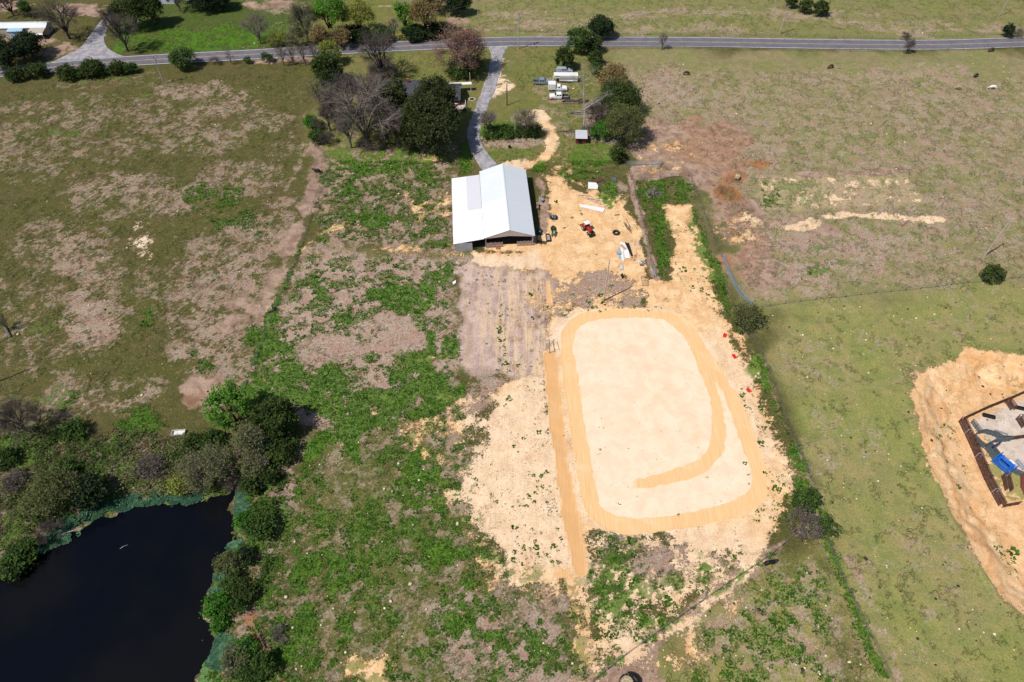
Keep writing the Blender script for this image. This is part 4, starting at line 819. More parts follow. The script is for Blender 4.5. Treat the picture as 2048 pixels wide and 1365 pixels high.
# ================================================================ VEHICLES
TYRE = M('tyre', (0.02, 0.02, 0.02), .85, 0, .1); RIM = M('rim', (0.5, 0.5, 0.52), .35, .7, .1); LAMP = M('lamp_lens', (.75,.75,.7), .2)
def wheel(p, x, y, r=.4, w=.26):
    a = MB().cyl((x, y-w/2, r), r, w, 18, 'y').build('wheel', TYRE, p); MB().cyl((x, y + (w/2-.02 if y > 0 else -w/2-.02), r), r*.58, .04, 14, 'y').build('rim', RIM, a)
def pickup(name, label, pxc, rz, paint, kind, group='vehicles parked in the yard'):
    p = G(*pxc); o = thing(name, label, 'truck' if kind != 'suv' else 'car', (p.x, p.y, 0), rz, group); W = 1.0
    hood = [(1.25,.45),(2.9,.45),(2.95,.7),(2.9,1.05),(2.4,1.18),(1.25,1.25)]
    MB().prism(hood, -W+.03, W-.03).box(-1.0,1.27,-W,W,.45,1.24).build('body', paint, o, .04)
    back = -1.0 if kind != 'suv' else -2.5
    cab = [(back+.02,1.22),(1.3,1.22),(.7,1.88),(back+.15,1.9)]
    MB().prism(cab, -W+.12, W-.12).build('cab', paint, o, .05)
    MB().add([(1.30,-.78,1.26),(1.30,.78,1.26),(.76,.70,1.84),(.76,-.70,1.84)], [(0,1,2,3)]).add([(1.315,-.78,1.265),(1.315,.78,1.265),(.775,.70,1.845),(.775,-.70,1.845)], [(0,1,2,3)]).build('windscreen', GLASS, o)
    for s in (-1, 1):
        for x0, x1 in ((-.75,-.1), (.05,.75)) if kind != 'van' else ((.0,.7),):
            y = s*(W-.11); MB().add([(x0,y,1.3),(x1,y,1.3),(x1-.12,y,1.75),(x0+.05,y,1.75),(x0,y+s*.02,1.3),(x1,y+s*.02,1.3),(x1-.12,y+s*.02,1.75),(x0+.05,y+s*.02,1.75)],
                [(0,1,2,3),(7,6,5,4),(0,4,5,1),(1,5,6,2),(2,6,7,3),(3,7,4,0)]).build('window', GLASS, o)
        MB().box(2.93,2.99,s*.72-.16,s*.72+.16,.75,.98).build('headlight', LAMP, o)
        MB().box(.95,1.1,s*(W+.02)-.1,s*(W+.02)+.1,1.2,1.4).build('mirror', paint, o)
    MB().box(2.96,3.06,-.95,.95,.42,.62).build('bumper', RIM, o)
    if kind == 'pickup':
        MB().box(-3.0,-1.02,-W,-W+.08,.5,1.24).box(-3.0,-1.02,W-.08,W,.5,1.24).box(-3.0,-2.92,-W+.08,W-.08,.5,1.24).build('bed', paint, o); MB().box(-2.92,-1.02,-W+.08,W-.08,.55,.65).build('bed_floor', TRO, o)
    elif kind == 'flatbed':
        MB().box(-3.2,-1.1,-1.1,1.1,.95,1.05).build('flatbed', M('grey_deck', (.22,.22,.24), .6, .3), o); MB().box(-1.2,-1.1,-1.0,1.0,1.05,2.0).build('headache_rack', STEEL, o)
        MB().box(-3.0,-1.2,-.35,.35,1.05,1.3).build('toolbox', TRO, o); MB().box(-3.1,-1.0,-.5,.5,.5,.9).build('chassis', TRO, o)
    elif kind == 'van':
        MB().box(-3.3,-.85,-1.15,1.15,.75,2.75).build('box_body', TRW, o, .04); MB().box(-3.2,-.9,-.5,.5,.45,.74).build('chassis', TRO, o)
    elif kind == 'suv':
        MB().box(-2.6,-1.0,-W,W,.5,1.24).build('rear_body', paint, o, .04)
    for x in (-2.2 if kind != 'suv' else -1.8, 2.05):
        for y in (-.88, .88): wheel(o, x, y)
    return o
SILV = M('silver_blue_paint', (0.30, 0.36, 0.44), .3, .4, .05); WPA = M('white_paint', (0.78, 0.79, 0.80), .3, 0, .04); LBL = M('pale_blue_paint', (0.45, 0.52, 0.62), .3, .3, .05)
pickup('pickup_truck', 'silver blue pickup truck with dark empty bed left of the white trucks', (1084,168), R(-2), SILV, 'pickup')
pickup('box_truck', 'white truck with tall square white box body between the two pickups', (1116,181), R(0), WPA, 'van')
pickup('flatbed_truck', 'white crew cab truck with grey flatbed facing left', (1117,197), R(180), WPA, 'flatbed')
pickup('parked_car', 'pale blue car half hidden behind the white livestock trailer', (1128,146), R(0), LBL, 'suv')
tp = G(1131, 163)
tr_ = thing('livestock_trailer', 'white gooseneck livestock trailer parked above the trucks', 'trailer', (tp.x, tp.y, 0), R(-1))
MB().box(-2.1,4.0,-1.1,1.1,.6,2.5).build('box_body', TRW, tr_, .04); MB().box(-4.0,-2.1,-1.0,1.0,1.6,2.5).build('gooseneck', TRW, tr_, .05); MB().slab([(-4.05,-1.16,2.58),(4.05,-1.16,2.58),(4.05,1.16,2.58),(-4.05,1.16,2.58)], .06).build('roof', TRW, tr_)
MB().box(-4.3,-4.0,-.1,.1,.6,1.9).box(-4.4,-4.2,-.15,.15,.3,.7).build('hitch', TRW, tr_)
MB().box(-2.0,3.9,-1.13,-1.105,1.3,1.5).box(-2.0,3.9,-1.13,-1.105,1.75,1.9).build('side_slot', GLASS, tr_)
for x in (1.0, 1.95):
    for y in (-1.05, 1.05): wheel(tr_, x, y, .38, .24)
MB().box(.5,2.5,-1.35,-1.14,.8,.86).build('mudguard', TRW, tr_)
# tractor
tp = G(1174, 462); RED = M('tractor_red', (0.50, 0.03, 0.025), .4, 0, .1)
trc_ = thing('tractor', 'red tractor with white canopy and front loader on the sand yard', 'tractor', (tp.x, tp.y, 0), R(-62))
MB().prism([(.1,.75),(1.7,.75),(1.75,1.3),(1.55,1.5),(.1,1.55)], -.34, .34).build('bonnet', RED, trc_, .05); MB().box(-.9,.1,-.3,.3,.5,1.0).build('chassis', TRO, trc_)
MB().box(-.75,-.25,-.27,.27,1.0,1.12).box(-.8,-.7,-.27,.27,1.1,1.55).build('seat', TRO, trc_); MB().tube([(.0,0,1.3),(-.15,0,1.6)], .03).cyl((-.17,0,1.6), .2, .03, 14).build('steering_wheel', TRO, trc_)
MB().box(-1.15,.25,-.75,.75,2.45,2.53).build('canopy', TRW, trc_, .03)
for x, y in ((-1.0,-.6),(-1.0,.6),(.1,-.6),(.1,.6)): MB().box(x-.03,x+.03,y-.03,y+.03,1.0,2.45).build('canopy_post', TRO, trc_)
for s in (-.75,.75): MB().prism([(-1.3,1.35),(-.2,1.35),(-.1,1.0),(-1.4,1.0)], s-.18, s+.18).build('mudguard', RED, trc_)
for s in (-.78,.78): wheel(trc_, -.75, s, .68, .42); wheel(trc_, 1.35, s*.9, .42, .28)
for s in (-.55,.55): MB().obox((-.1,s,1.2),(1.6,s,1.35),.1,.12).obox((1.6,s,1.35),(2.3,s,.5),.1,.12).build('loader_arm', TRO, trc_)
MB().prism([(2.2,.1),(2.9,.1),(2.2,.75)], -.85, .85).build('bucket', TRO, trc_)
MB().box(-2.3,-1.3,-.05,.05,.6,.75).box(-2.3,-2.2,-.9,.9,.3,.8).box(-3.0,-2.3,-.9,-.8,.3,.4).box(-3.0,-2.3,.8,.9,.3,.4).build('rear_implement', M('orange_iron', (.35,.13,.06), .7), trc_)
# mowers and small machines by the barn
def mower(label, px, rz, body, seat):
    p = G(*px); o = thing('lawn_mower', label, 'mower', (p.x, p.y, hz(p.x, p.y)), rz, 'small machines beside the barn')
    MB().box(-.5,.5,-.7,.7,.18,.34).build('cutting_deck', body, o, .04); MB().box(-.95,-.3,-.4,.4,.4,.85).build('engine_cover', body, o, .05); MB().box(-.3,.2,-.25,.25,.5,.66).box(-.38,-.28,-.25,.25,.66,1.05).build('seat', seat, o)
    for s in (-.55,.55): wheel(o, -.65, s, .3, .22); wheel(o, .85, s*.7, .16, .12); MB().obox((-.1,s*.7,.6),(.35,s*.5,1.0),.04,.04).build('lever', TRO, o)
    MB().obox((.4,-.4,.3),(.85,-.35,.3),.08,.08).obox((.4,.4,.3),(.85,.35,.3),.08,.08).build('front_frame', TRO, o)
GRNM = M('mower_green', (.06,.12,.05), .5); KHA = M('khaki', (.35,.31,.2), .7)
mower('dark zero turn mower with green seat halfway down beside the barn', (1107,461), R(-80), TRO, GRNM); mower('green and tan mower nearest the barn corner', (1108,470), R(-100), GRNM, KHA)
p = G(1107, 437); o = thing('utility_trailer', 'small black trailer loaded with grey junk beside the barn', 'trailer', (p.x, p.y, 0), R(-90))
MB().box(-.9,.9,-.8,.8,.4,.48).box(-.9,.9,-.8,-.75,.48,.7).box(-.9,.9,.75,.8,.48,.7).build('bed', TRO, o); MB().obox((.9,-.5,.45),(1.8,0,.42),.06,.06).obox((.9,.5,.45),(1.8,0,.42),.06,.06).build('tongue', TRO, o)
for s in (-.9,.9): wheel(o, 0, s, .3, .2)
for i, (x, y, r) in enumerate([(-.4,.3,.22),(.2,-.25,.25),(.5,.35,.2),(-.4,-.35,.2)]):
    tag(MB().cyl((0,0,0), r, .3, 10).cyl((0,0,.3), r*.5, .12, 8).build('canister', STEEL), ['grey canister at the front left of the small black trailer','widest grey canister on the small black trailer','grey canister at the front right of the small black trailer','grey canister at the rear of the small black trailer'][i], 'canister', 'canisters on the small trailer').location = (p.x+y, p.y-x, .49)
p = G(1096, 478); o = thing('water_tank', 'long black plastic tub standing by the front corner of the barn', 'tub', (p.x, p.y, 0), R(94))
MB().prism([(-1.3,.7),(1.3,.7),(1.15,0),(-1.15,0)], -.55,-.5).prism([(-1.3,.7),(1.3,.7),(1.15,0),(-1.15,0)], .5,.55).box(-1.3,-1.22,-.5,.5,.05,.7).box(1.22,1.3,-.5,.5,.05,.7).build('tub', TRO, o); MB().box(-1.1,1.1,-.48,.48,.1,.4).build('contents', M('tan_feed', (.35,.28,.25), .9), o)
p = G(1082, 488); o = thing('disc_harrow', 'dark spiky disc implement lying by the barn corner', 'farm implement', (p.x, p.y, 0), R(-12))
MB().box(-1.3,1.3,-.05,.05,.4,.5).box(-1.3,1.3,.6,.7,.4,.5).box(-.05,.05,-.9,.7,.4,.5).build('frame', TRO, o)
for x in np.linspace(-1.2,1.2,7): MB().cyl((x,0,.28), .28, .04, 12, 'x').build('disc', TRO, o); MB().cyl((x,.65,.28), .28, .04, 12, 'x').build('disc', TRO, o)
p = G(1079, 467); o = thing('utility_cart', 'dark little cart with a teal seat in the barn shadow', 'cart', (p.x, p.y, 0), R(-90))
MB().box(-1.0,1.0,-.5,.5,.35,.6).box(-1.0,-.2,-.5,.5,.6,.9).build('body', TRO, o, .04); MB().box(-.1,.3,-.4,.4,.6,.8).build('seat', M('teal', (.05,.2,.25), .6), o)
for x in (-.7,.7):
    for s in (-.5,.5): wheel(o, x, s, .28, .2)
p = G(1084, 403); o = thing('wheelbarrow', 'grey and white barrow tipped beside the middle of the barn', 'wheelbarrow', (p.x, p.y, 0), R(-70))
MB().prism([(-.6,.8),(.6,.8),(.4,.35),(-.4,.35)], -.4, .4).build('tray', STEEL, o); MB().obox((-.5,-.3,.4),(-1.3,-.35,.7),.05,.05).obox((-.5,.3,.4),(-1.3,.35,.7),.05,.05).build('handle', TRW, o); wheel(o, .7, 0, .22, .1)
p = G(1075, 416); o = thing('saw_bench', 'small wooden bench with a pale box beside the barn posts', 'bench', (p.x, p.y, 0), R(88))
MB().box(-1.1,1.1,-.3,.3,.7,.78).build('bench_top', WOODP, o)
for x in (-1,1):
    for y in (-.25,.25): MB().box(x-.04,x+.04,y-.04,y+.04,0,.7).build('leg', WOODP, o)
tag(MB().box(-.3,.3,-.25,.25,0,.4).box(-.32,.32,-.27,.27,.4,.45).build('storage_box', KHA), 'small tan box standing on the wooden bench by the barn', 'box').location = (p.x, p.y+.5, .78)

# ================================================================ YARD CLUTTER
def sheet(name, label, cat, corners, z, thick, mat, group=None):
    P = [G(a, b) for a, b in corners]; c = sum(P, Vector()) / len(P); zz = hz(c.x, c.y) + z
    o = MB().slab([(q.x-c.x, q.y-c.y, random.uniform(-.04,.04)) for q in P], thick).build(name, mat); o.location = (c.x, c.y, zz + thick); return tag(o, label, cat, group)
sheet('steel_panel', 'long bright white metal panel lying on the sand yard', 'metal panel', [(1158,409),(1161,415),(1206,426),(1210,418)], .1, .1, TRW)
sheet('tarpaulin', 'crumpled white square tarpaulin lying by the weeds', 'tarpaulin', [(1176,367),(1192,368),(1196,374),(1195,380),(1176,380)], .15, .25, TRW)
sheet('scrap_sheet', 'dark red rusty sheet behind the white tarpaulin', 'scrap metal', [(1185,364),(1202,356),(1207,361),(1190,369)], .1, .12, RUST)
sheet('scrap_sheet', 'small green grey sheet in the grass near the corral fence', 'scrap metal', [(1223,356),(1232,355),(1233,363),(1224,363)], .1, .08, DGR)
sheet('rubber_mat', 'small dark rectangular mat lying on the sand below the metal stack', 'mat', [(1241,551),(1245,549),(1248,556),(1244,559)], .05, .3, TRO)
sheet('plank', 'short grey plank lying alone above the tyre', 'plank', [(1229,430),(1239,429),(1239,431),(1229,432)], .05, .12, WOODP)
sheet('feed_sack', 'small pale blue sack lying below the metal sheet stack', 'sack', [(1239,533),(1245,532),(1246,540),(1240,541)], .08, .25, M('pale_blue_sack', (.5,.55,.65), .8))
sheet('feed_sack', 'white sack lying in the weeds left of the sandy lot', 'sack', [(905,566),(912,562),(912,567),(907,571)], .1, .25, TRW)
sheet('stone_slab', 'dark block beside the white rubble near the weedy fence strip', 'block', [(1279,530),(1286,530),(1287,533),(1280,533)], .05, .3, M('dark_grey', (.12,.12,.13), .8))
tr_mat = M('pale_timber', (0.55, 0.44, 0.36), .8, 0, .15)
def truss(label, a, b, h):
    A = G(*a); B = G(*b); o = thing('roof_truss', label, 'roof truss', (A.x, A.y, .12), math.atan2(B.y-A.y, B.x-A.x), 'timber roof trusses lying on the yard'); L_ = (B-A).length
    MB().obox((0,0,0),(L_,0,0),.14,.1).build('bottom_chord', tr_mat, o); MB().obox((0,0.02,.11),(L_/2,h,.11),.14,.1).obox((L_/2,h,.11),(L_,.02,.11),.14,.1).build('top_chord', tr_mat, o)
    m = MB()
    for k in range(1, 5): m.obox((L_*k/5,0,.22),(L_*(k+.5)/6,h*.55,.22),.08,.08)
    m.build('web', tr_mat, o)
truss('longest pale timber roof truss lying above the white metal panel', (1152,391), (1200,408), 1.6)
truss('second pale timber roof truss reaching down right past the white panel', (1172,397), (1216,421), 1.7)
def tyre(label, px, r, cat='tyre', group=None):
    p = G(*px); o = bpy.data.meshes.new('tyre'); vs = []; fs = []; n = 24; k = 8; rr = r*.3
    for i in range(n):
        for j in range(k):
            a = 2*math.pi*i/n; b = 2*math.pi*j/k; q = r - rr + rr*math.cos(b); vs.append((q*math.cos(a), q*math.sin(a), rr + rr*math.sin(b)))
            fs.append((i*k+j, ((i+1)%n)*k+j, ((i+1)%n)*k+(j+1)%k, i*k+(j+1)%k))
    ob = mesh_np('tyre', vs, fs, TRO, smooth=True); ob.location = (p.x, p.y, hz(p.x, p.y)); tag(ob, label, cat, group); return ob
tyre('big black tractor tyre lying flat on the sand yard', (1232,467), 1.0)
# stack of metal sheets
p = G(1250, 502); STB = M('blue_grey_sheet', (.42,.50,.60), .4, .3)
o = thing('roofing_stack', 'messy stack of blue grey and white roofing sheets on the yard', 'stack of metal', (p.x, p.y, 0), R(-4))
for i, (x0, x1, y0, y1, a, mt) in enumerate([(-1.6,-.6,-3.4,2.6,-3,STB),(-1.1,-.5,-3.9,3.2,2,TRW),(-.4,.9,-3.0,3.0,6,TRW),(.8,1.25,-2.4,2.8,16,TRO),(1.0,1.5,-2.2,2.6,10,TRO),(-.2,.6,.2,2.2,35,M('ply', (.5,.33,.22), .8)),(-2.4,-1.2,-1.6,-.4,4,STB)]):
    c, s = math.cos(R(a)), math.sin(R(a)); z = .05 + i*.07
    MB().slab([(x*c-y*s, x*s+y*c, z) for x, y in ((x0,y0),(x1,y0),(x1,y1),(x0,y1))], .05).build('sheet', mt, o)
def sticks(name, label, cat, px, n, L_, spread, mats, ang=None, rmax=.09, zr=.7, flat=False):
    p = G(*px); o = thing(name, label, cat, (p.x, p.y, hz(p.x, p.y))); rg = random.Random(label)
    for mt in mats:
        m = MB()
        for k in range(n // len(mats)):
            a = (rg.gauss(ang, .12) if ang is not None else rg.uniform(0, math.pi)); x = rg.gauss(0, spread[0]); y = rg.gauss(0, spread[1]); l = L_ * rg.uniform(.4, 1)
            z = rg.uniform(.06, zr) * max(.2, 1 - abs(x)/(3*spread[0]) - abs(y)/(3*spread[1])); r = rg.uniform(.4, 1) * rmax; dz = 0 if flat else rg.uniform(-.25, .25)
            m.tube([(x-math.cos(a)*l/2, y-math.sin(a)*l/2, max(.05, z-dz)), (x+math.cos(a)*l/2, y+math.sin(a)*l/2, max(.05, z+dz))], [r, r*.7], 5)
        m.build('sticks', mt, o)
    return o
GW = M('grey_driftwood', (0.30, 0.27, 0.25), .9, 0, .3); DW = M('dark_wood', (0.10, 0.075, 0.06), .9, 0, .3)
sticks('brush_pile', 'heap of grey broken boards and branches on the green strip', 'wood pile', (1308,387), 60, 3.0, (1.2,.9), [GW, DW, WOODP], zr=1.2)
sticks('lumber_pile', 'long dark boards and poles dumped beside the weedy fence strip', 'wood pile', (1255,452), 16, 4.5, (.5,.9), [WOODP, DW], ang=R(105), flat=True, zr=.3)
sticks('pipe_pile', 'pale scattered pipes and rods right of the roofing stack', 'pipe pile', (1273,488), 18, 2.4, (.8,1.6), [STEEL], ang=R(70), rmax=.05, flat=True, zr=.2)
sticks('rubble_pile', 'small heap of reddish scraps beside the weedy fence strip', 'scrap heap', (1269,514), 20, .9, (.6,.8), [M('orange_scrap', (.4,.17,.08), .8), WOODP], zr=.3)
sticks('rubble_pile', 'small heap of white broken boards near the fence strip', 'scrap heap', (1281,523), 14, 1.3, (.6,.5), [TRW], zr=.3)
sticks('plank_stack', 'four long brown boards lying beside the row of posts', 'planks', (1107,692), 6, 5.4, (.8,.12), [WOODP], ang=R(93), flat=True, zr=.15)
sticks('scrap_pile', 'dark heap of old timber right of the flatbed truck', 'wood pile', (1150,204), 60, 3.6, (2.0,.8), [DW, DW, GATE], ang=R(5), zr=1.1, rmax=.14)
sticks('scrap_pile', 'long dark heap of poles across the foot of the white tree', 'wood pile', (1168,227), 36, 5.0, (2.6,.5), [DW, GW], ang=R(2), zr=.8, rmax=.13)
sticks('scrap_pile', 'dark clutter of boards left of the red shed', 'wood pile', (1130,265), 20, 2.5, (2,.6), [DW, WOODP], ang=R(0), zr=.6)
sticks('branch_pile', 'row of grey prunings along the edge of the island lawn', 'brush pile', (1010,284), 50, 1.6, (4,.5), [GW, DW], zr=.5)
sticks('branch_pile', 'pale dead branches under the yellow green tree beside the cattle ground', 'brush pile', (1222,283), 44, 3.2, (2.2,1.0), [GW], zr=1.0)
sticks('branch_pile', 'black burned brush lying left of the lean-to wall', 'brush pile', (907,434), 26, 2.6, (1.0,.8), [DW, GW], zr=.7)
sticks('branch_pile', 'black scraps around the fence corner beside the round green bush', 'brush pile', (1251,320), 26, 1.4, (.5,1.8), [DW], ang=R(100), zr=.8)
sticks('hay_remnant', 'broken rusty ring of old hay on the cattle ground', 'hay feeder', (1472,452), 20, 1.2, (1,.5), [WOODP, GW], zr=.3)
p = G(1290, 563); o = thing('loose_gate', 'rusty farm gate lying flat on the sand at the end of the fence', 'gate', (p.x, p.y, .08), R(88))
m = MB()
for k in range(6): m.obox((-1.7,-.8+k*.32,.03),(1.7,-.8+k*.32,.03),.09,.06)
m.build('bars', RUST, o); MB().obox((-1.7,-.8,.05),(-1.7,.8,.05),.07,.07).obox((1.7,-.8,.05),(1.7,.8,.05),.07,.07).obox((0,-.8,.08),(0,.8,.08),.06,.05).build('frame', RUST, o)
p0 = G(1303, 528); p1 = G(1311, 556); o = MB().tube([(0,0,.3),((p1-p0).x*.5+.3,(p1-p0).y*.5,.5),((p1-p0).x,(p1-p0).y,.2)], .12, 7).build('pipe', STEEL); o.location = (p0.x, p0.y, 0); tag(o, 'pale curved pipe leaning in the grass at the end of the fence strip', 'pipe')
REDP = M('red_plastic', (0.62, 0.03, 0.035), .45, 0, .06)
for px, rz, lb in [((1449,672),65,'red plastic feed tub nearest the spiky bush on the sandy slope'),((1468,714),-70,'brightest red plastic feed tub, the middle one of three on the slope'),((1497,782),-60,'red plastic feed tub lowest on the sandy slope')]:
    p = G(*px); o = thing('feed_tub', lb, 'feed tub', (p.x, p.y, .05), R(rz), 'red tubs on the sandy slope')
    MB().box(-.6,.6,-.4,.4,0,.06).box(-.6,.6,-.4,-.34,.06,.35).box(-.6,.6,.34,.4,.06,.35).box(-.6,-.54,-.34,.34,.06,.35).box(.54,.6,-.34,.34,.06,.35).build('tub', REDP, o); MB().box(-.03,.03,-.34,.34,.06,.3).build('divider', REDP, o); o.scale = (.85, .85, .85)
trough('water_trough', 'white old bathtub shaped trough at the edge of the brush by the pond', (345,869), (372,867), 1.2, .6, M('chipped_white', (.62,.62,.58), .6, 0, .12))
o = sheet('scrap_sheet', 'small orange implement lying in the weeds before the barn gate', 'farm implement', [(991,495),(1001,496),(1000,500),(992,499)], .05, .2, M('orange_iron', (.35,.13,.06)))
p = G(1019, 296); o = thing('fire_kettle', 'black kettle on the island lawn', 'kettle', (p.x, p.y, 0)); MB().cyl((0,0,.2), .42, .5, 14).build('bowl', TRO, o); [MB().obox((.35*math.cos(a),.35*math.sin(a),.25),(.5*math.cos(a),.5*math.sin(a),0),.06,.06).build('leg', TRO, o) for a in (0,2.1,4.2)]
for px, lb in [((1101,201),'small red fuel can in front of the flatbed truck')]:
    p = G(*px); o = thing('fuel_can', lb, 'fuel can', (p.x, p.y, 0)); MB().box(-.3,.3,-.22,.22,0,.5).build('can', REDP, o, .04); MB().tube([(.15,0,.5),(.3,0,.7)], .05).build('spout', TRO, o)
p = G(205, 78); o = thing('road_sign', 'small white sign on a post at the mouth of the gravel side road', 'road sign', (p.x+2, p.y-1, 0), R(20)); MB().box(-.05,.05,-.05,.05,0,2.2).build('post', STEEL, o); MB().box(-.45,.45,-.08,-.05,1.4,2.2).build('sign_panel', TRW, o)
p = G(1069, 92); o = thing('mailbox', 'dark mailbox on a post between the road and the driveway lawn', 'mailbox', (p.x, p.y-1.4, 0)); MB().box(-.06,.06,-.06,.06,0,1.1).build('post', WOODP, o); MB().prism([(-.16,1.1),(.16,1.1),(.16,1.3),(.08,1.4),(-.08,1.4),(-.16,1.3)], -.3, .3).build('box', TRO, o)
# --- hay bales
HAY = M('hay', (0.40, 0.32, 0.20), .95, 0, .25, 4, bump=.08)
def bale(label, px, rz, r=.8, w=1.3):
    p = G(*px); o = thing('hay_bale', label, 'hay bale', (p.x, p.y, hz(p.x, p.y)), rz, 'round hay bales')
    m = MB(); n = 22; rg = random.Random(label); prof = [(-w/2, r*.9), (-w/2+.08, r), (0, r*1.02), (w/2-.08, r), (w/2, r*.9)]
    m.tube([(x, 0, r*.97) for x, q in prof], [q for x, q in prof], n); b = m.build('bale', HAY, o, smooth=False)
    for v in b.data.vertices: v.co += Vector([rg.gauss(0,.02) for _ in range(3)])
    MB().tube([(-.2,0,r*.97),(-.17,0,r*.97)], r*1.035, n).tube([(.2,0,r*.97),(.23,0,r*.97)], r*1.035, n).build('twine', TRW if False else KHA, o)
bale('tan round hay bale on the bare path beside the left fence', (541,622), R(20)); bale('round hay bale in the trampled ring beside the cattle ground', (1473,359), R(-15), .8, 1.2)
p = G(1253, 1368); o = thing('bale_feeder', 'hay bale inside a dark ring feeder cut by the bottom edge', 'bale feeder', (p.x, p.y, 0))
m = MB().tube([(0,0,0),(0,0,.3),(0,0,1.1),(0,0,1.25)], [.95,1.05,1.0,.85], 24); m.build('bale', HAY, o)
m = MB()
for z in (.1,.6,1.1):
    m.tube([(1.25*math.cos(a), 1.25*math.sin(a), z) for a in np.linspace(0, 2*math.pi, 25)], .04, 5)
for a in np.linspace(0, 2*math.pi, 13)[:-1]: m.obox((1.25*math.cos(a),1.25*math.sin(a),0),(1.25*math.cos(a),1.25*math.sin(a),1.2),.05,.05)
m.build('ring', TRO, o)

# --- utility poles and lines
POLEW = M('pole_wood', (0.42, 0.37, 0.33), .9, 0, .2, 1)
tops = {}
def pole(key, label, px, h, arm=0.0, arm_rz=0.0, tx=False, lean=(0, 0), thin=False, mat=None):
    p = G(*px) if not isinstance(px, Vector) else px; o = thing('utility_pole', label, 'utility pole', (p.x, p.y, 0), 0, 'utility poles'); r = .13 if thin else .2
    MB().tube([(0,0,-.3),(lean[0],lean[1],h)], [r, r*.65], 8).build('pole', mat or POLEW, o); T = Vector((p.x+lean[0], p.y+lean[1], h)); tops[key] = T
    if arm:
        a = MB().box(-arm/2,arm/2,-.06,.06,-.07,.07).build('crossarm', mat or POLEW, o); a.location = (lean[0], lean[1]-.15, h-.4); a.rotation_euler = (0,0,arm_rz)
        for x in (-arm*.45, 0, arm*.45): MB().cyl((x,0,.07), .05, .2, 6).build('insulator', GLASS, a)
    else:
        MB().cyl((lean[0], lean[1], h), .06, .2, 6).build('insulator', GLASS, o)
    if tx: c = MB().cyl((0,0,-.5), .26, .9, 14).build('transformer', STEEL, o); c.location = (lean[0]*.85+.35, lean[1]*.85-.1, h*.86)
    return o
pole('yard', 'tall pale utility pole at the top edge of the sand arena', (1207,602), 13.2, mat=M('pale_pole', (.45,.38,.34), .9))
pole('east', 'utility pole standing alone in the brown pasture at the right', (1970,511), 12.0, 2.2, R(70), mat=M('pale_pole', (.45,.38,.34)))
pole('west', 'utility pole with transformer below the left roadside shrubs', (329,168), 9.8, 2.4, R(20), tx=True)
pole('drive', 'utility pole with crossarm beside the top of the driveway', (1037,98), 13.0, 1.8, R(0), tx=True)
pole('north', 'utility pole across the road leaning right', (1559,69), 10.5, 2.2, R(20))
pole('far', 'small utility pole at the top right corner across the road', (1997,34), 9.5, 1.6, R(20), thin=True)
pole('far2', 'thin utility pole across the road beyond the pink budding tree', (957,50), 8.0, 0, thin=True)
pole('garden', 'dark stump of a pole with ivy at its foot beside the driveway', (1014,211), 7.5, 0, mat=DW)
pole('island', 'thin grey pole standing in the green thicket of the island lawn', (1030,276), 8.5, 0, thin=True)
pp = G(-14, 768); pole('left', 'utility pole just beyond the left edge of the picture', pp, 11.5, 2.2, R(60))
def wire(label, a, b, sag=1.2, off=(0, 0, 0)):
    A = tops[a] if isinstance(a, str) else a; B = tops[b] if isinstance(b, str) else b; A = A + Vector(off); B = B + Vector(off); pts = []
    for i in range(17): s = i/16; q = A.lerp(B, s); q.z -= sag*4*s*(1-s); pts.append(q - A)
    o = MB().tube(pts, .02, 4).build('power_line', WIRE); o.location = A; tag(o, label, 'power line', 'overhead lines')
wire('power line from the arena pole to the pole in the right pasture', 'yard', 'east', 2.5); wire('power line from the driveway pole to the leaning pole across the road', 'drive', 'north', 1.5)
wire('power line from the dark ivy pole to the driveway pole', 'garden', 'drive', 1.0); wire('power line from the leaning pole to the top right corner pole', 'north', 'far', 1.5)
wire('power line from the transformer pole to the thin pole across the road', 'west', 'far2', 2.5)

# --- cattle and horses
def beast(label, cat, px, rz, col, size=1.0, graze=True, group='animals grazing in the pastures', white=None):
    V_ = [(0,0,1.0),(.45,0,1.08),(.85,0,1.05),(-.45,0,1.05),(-.78,0,1.05), (1.1,0,1.15 if not graze else .85),(1.35,0,1.35 if not graze else .42),(1.6,0,1.2 if not graze else .15), (-.92,0,.85),(-.95,0,.45)]
    r_ = [.40,.40,.34,.40,.30,.20,.15,.09,.05,.03]
    E_l = [(0,1),(1,2),(0,3),(3,4),(2,5),(5,6),(6,7),(4,8),(8,9)]
    for sx, x, kn in ((1,.75,.05),(-1,-.72,-.12)):
        for y in (-.24,.24):
            b = len(V_); V_ += [(x,y,.72),(x+kn,y,.42),(x,y,.03)]; r_ += [.15,.08,.055]; E_l += [(2 if sx > 0 else 4, b),(b,b+1),(b+1,b+2)]
    for y in (-.13,.13):
        b = len(V_); h = V_[6]; V_ += [(h[0]-.03, y, h[2]+.13)]; r_ += [.045]; E_l += [(6,b)]
    me = bpy.data.meshes.new('body'); me.from_pydata([tuple(q*size for q in v) for v in V_], E_l, []); o = bpy.data.objects.new(cat, me); C.objects.link(o)
    s = o.modifiers.new('skin', 'SKIN'); s.use_smooth_shade = True
    for i, v in enumerate(me.skin_vertices[0].data): v.radius = (r_[i]*size, r_[i]*size*1.05); v.use_root = (i == 0)
    o.modifiers.new('sub', 'SUBSURF').levels = 1; o.modifiers['sub'].render_levels = 1
    me.materials.append(col); p = G(*px); o.location = (p.x, p.y, hz(p.x, p.y)); o.rotation_euler = (0,0,rz); tag(o, label, cat, group); return o
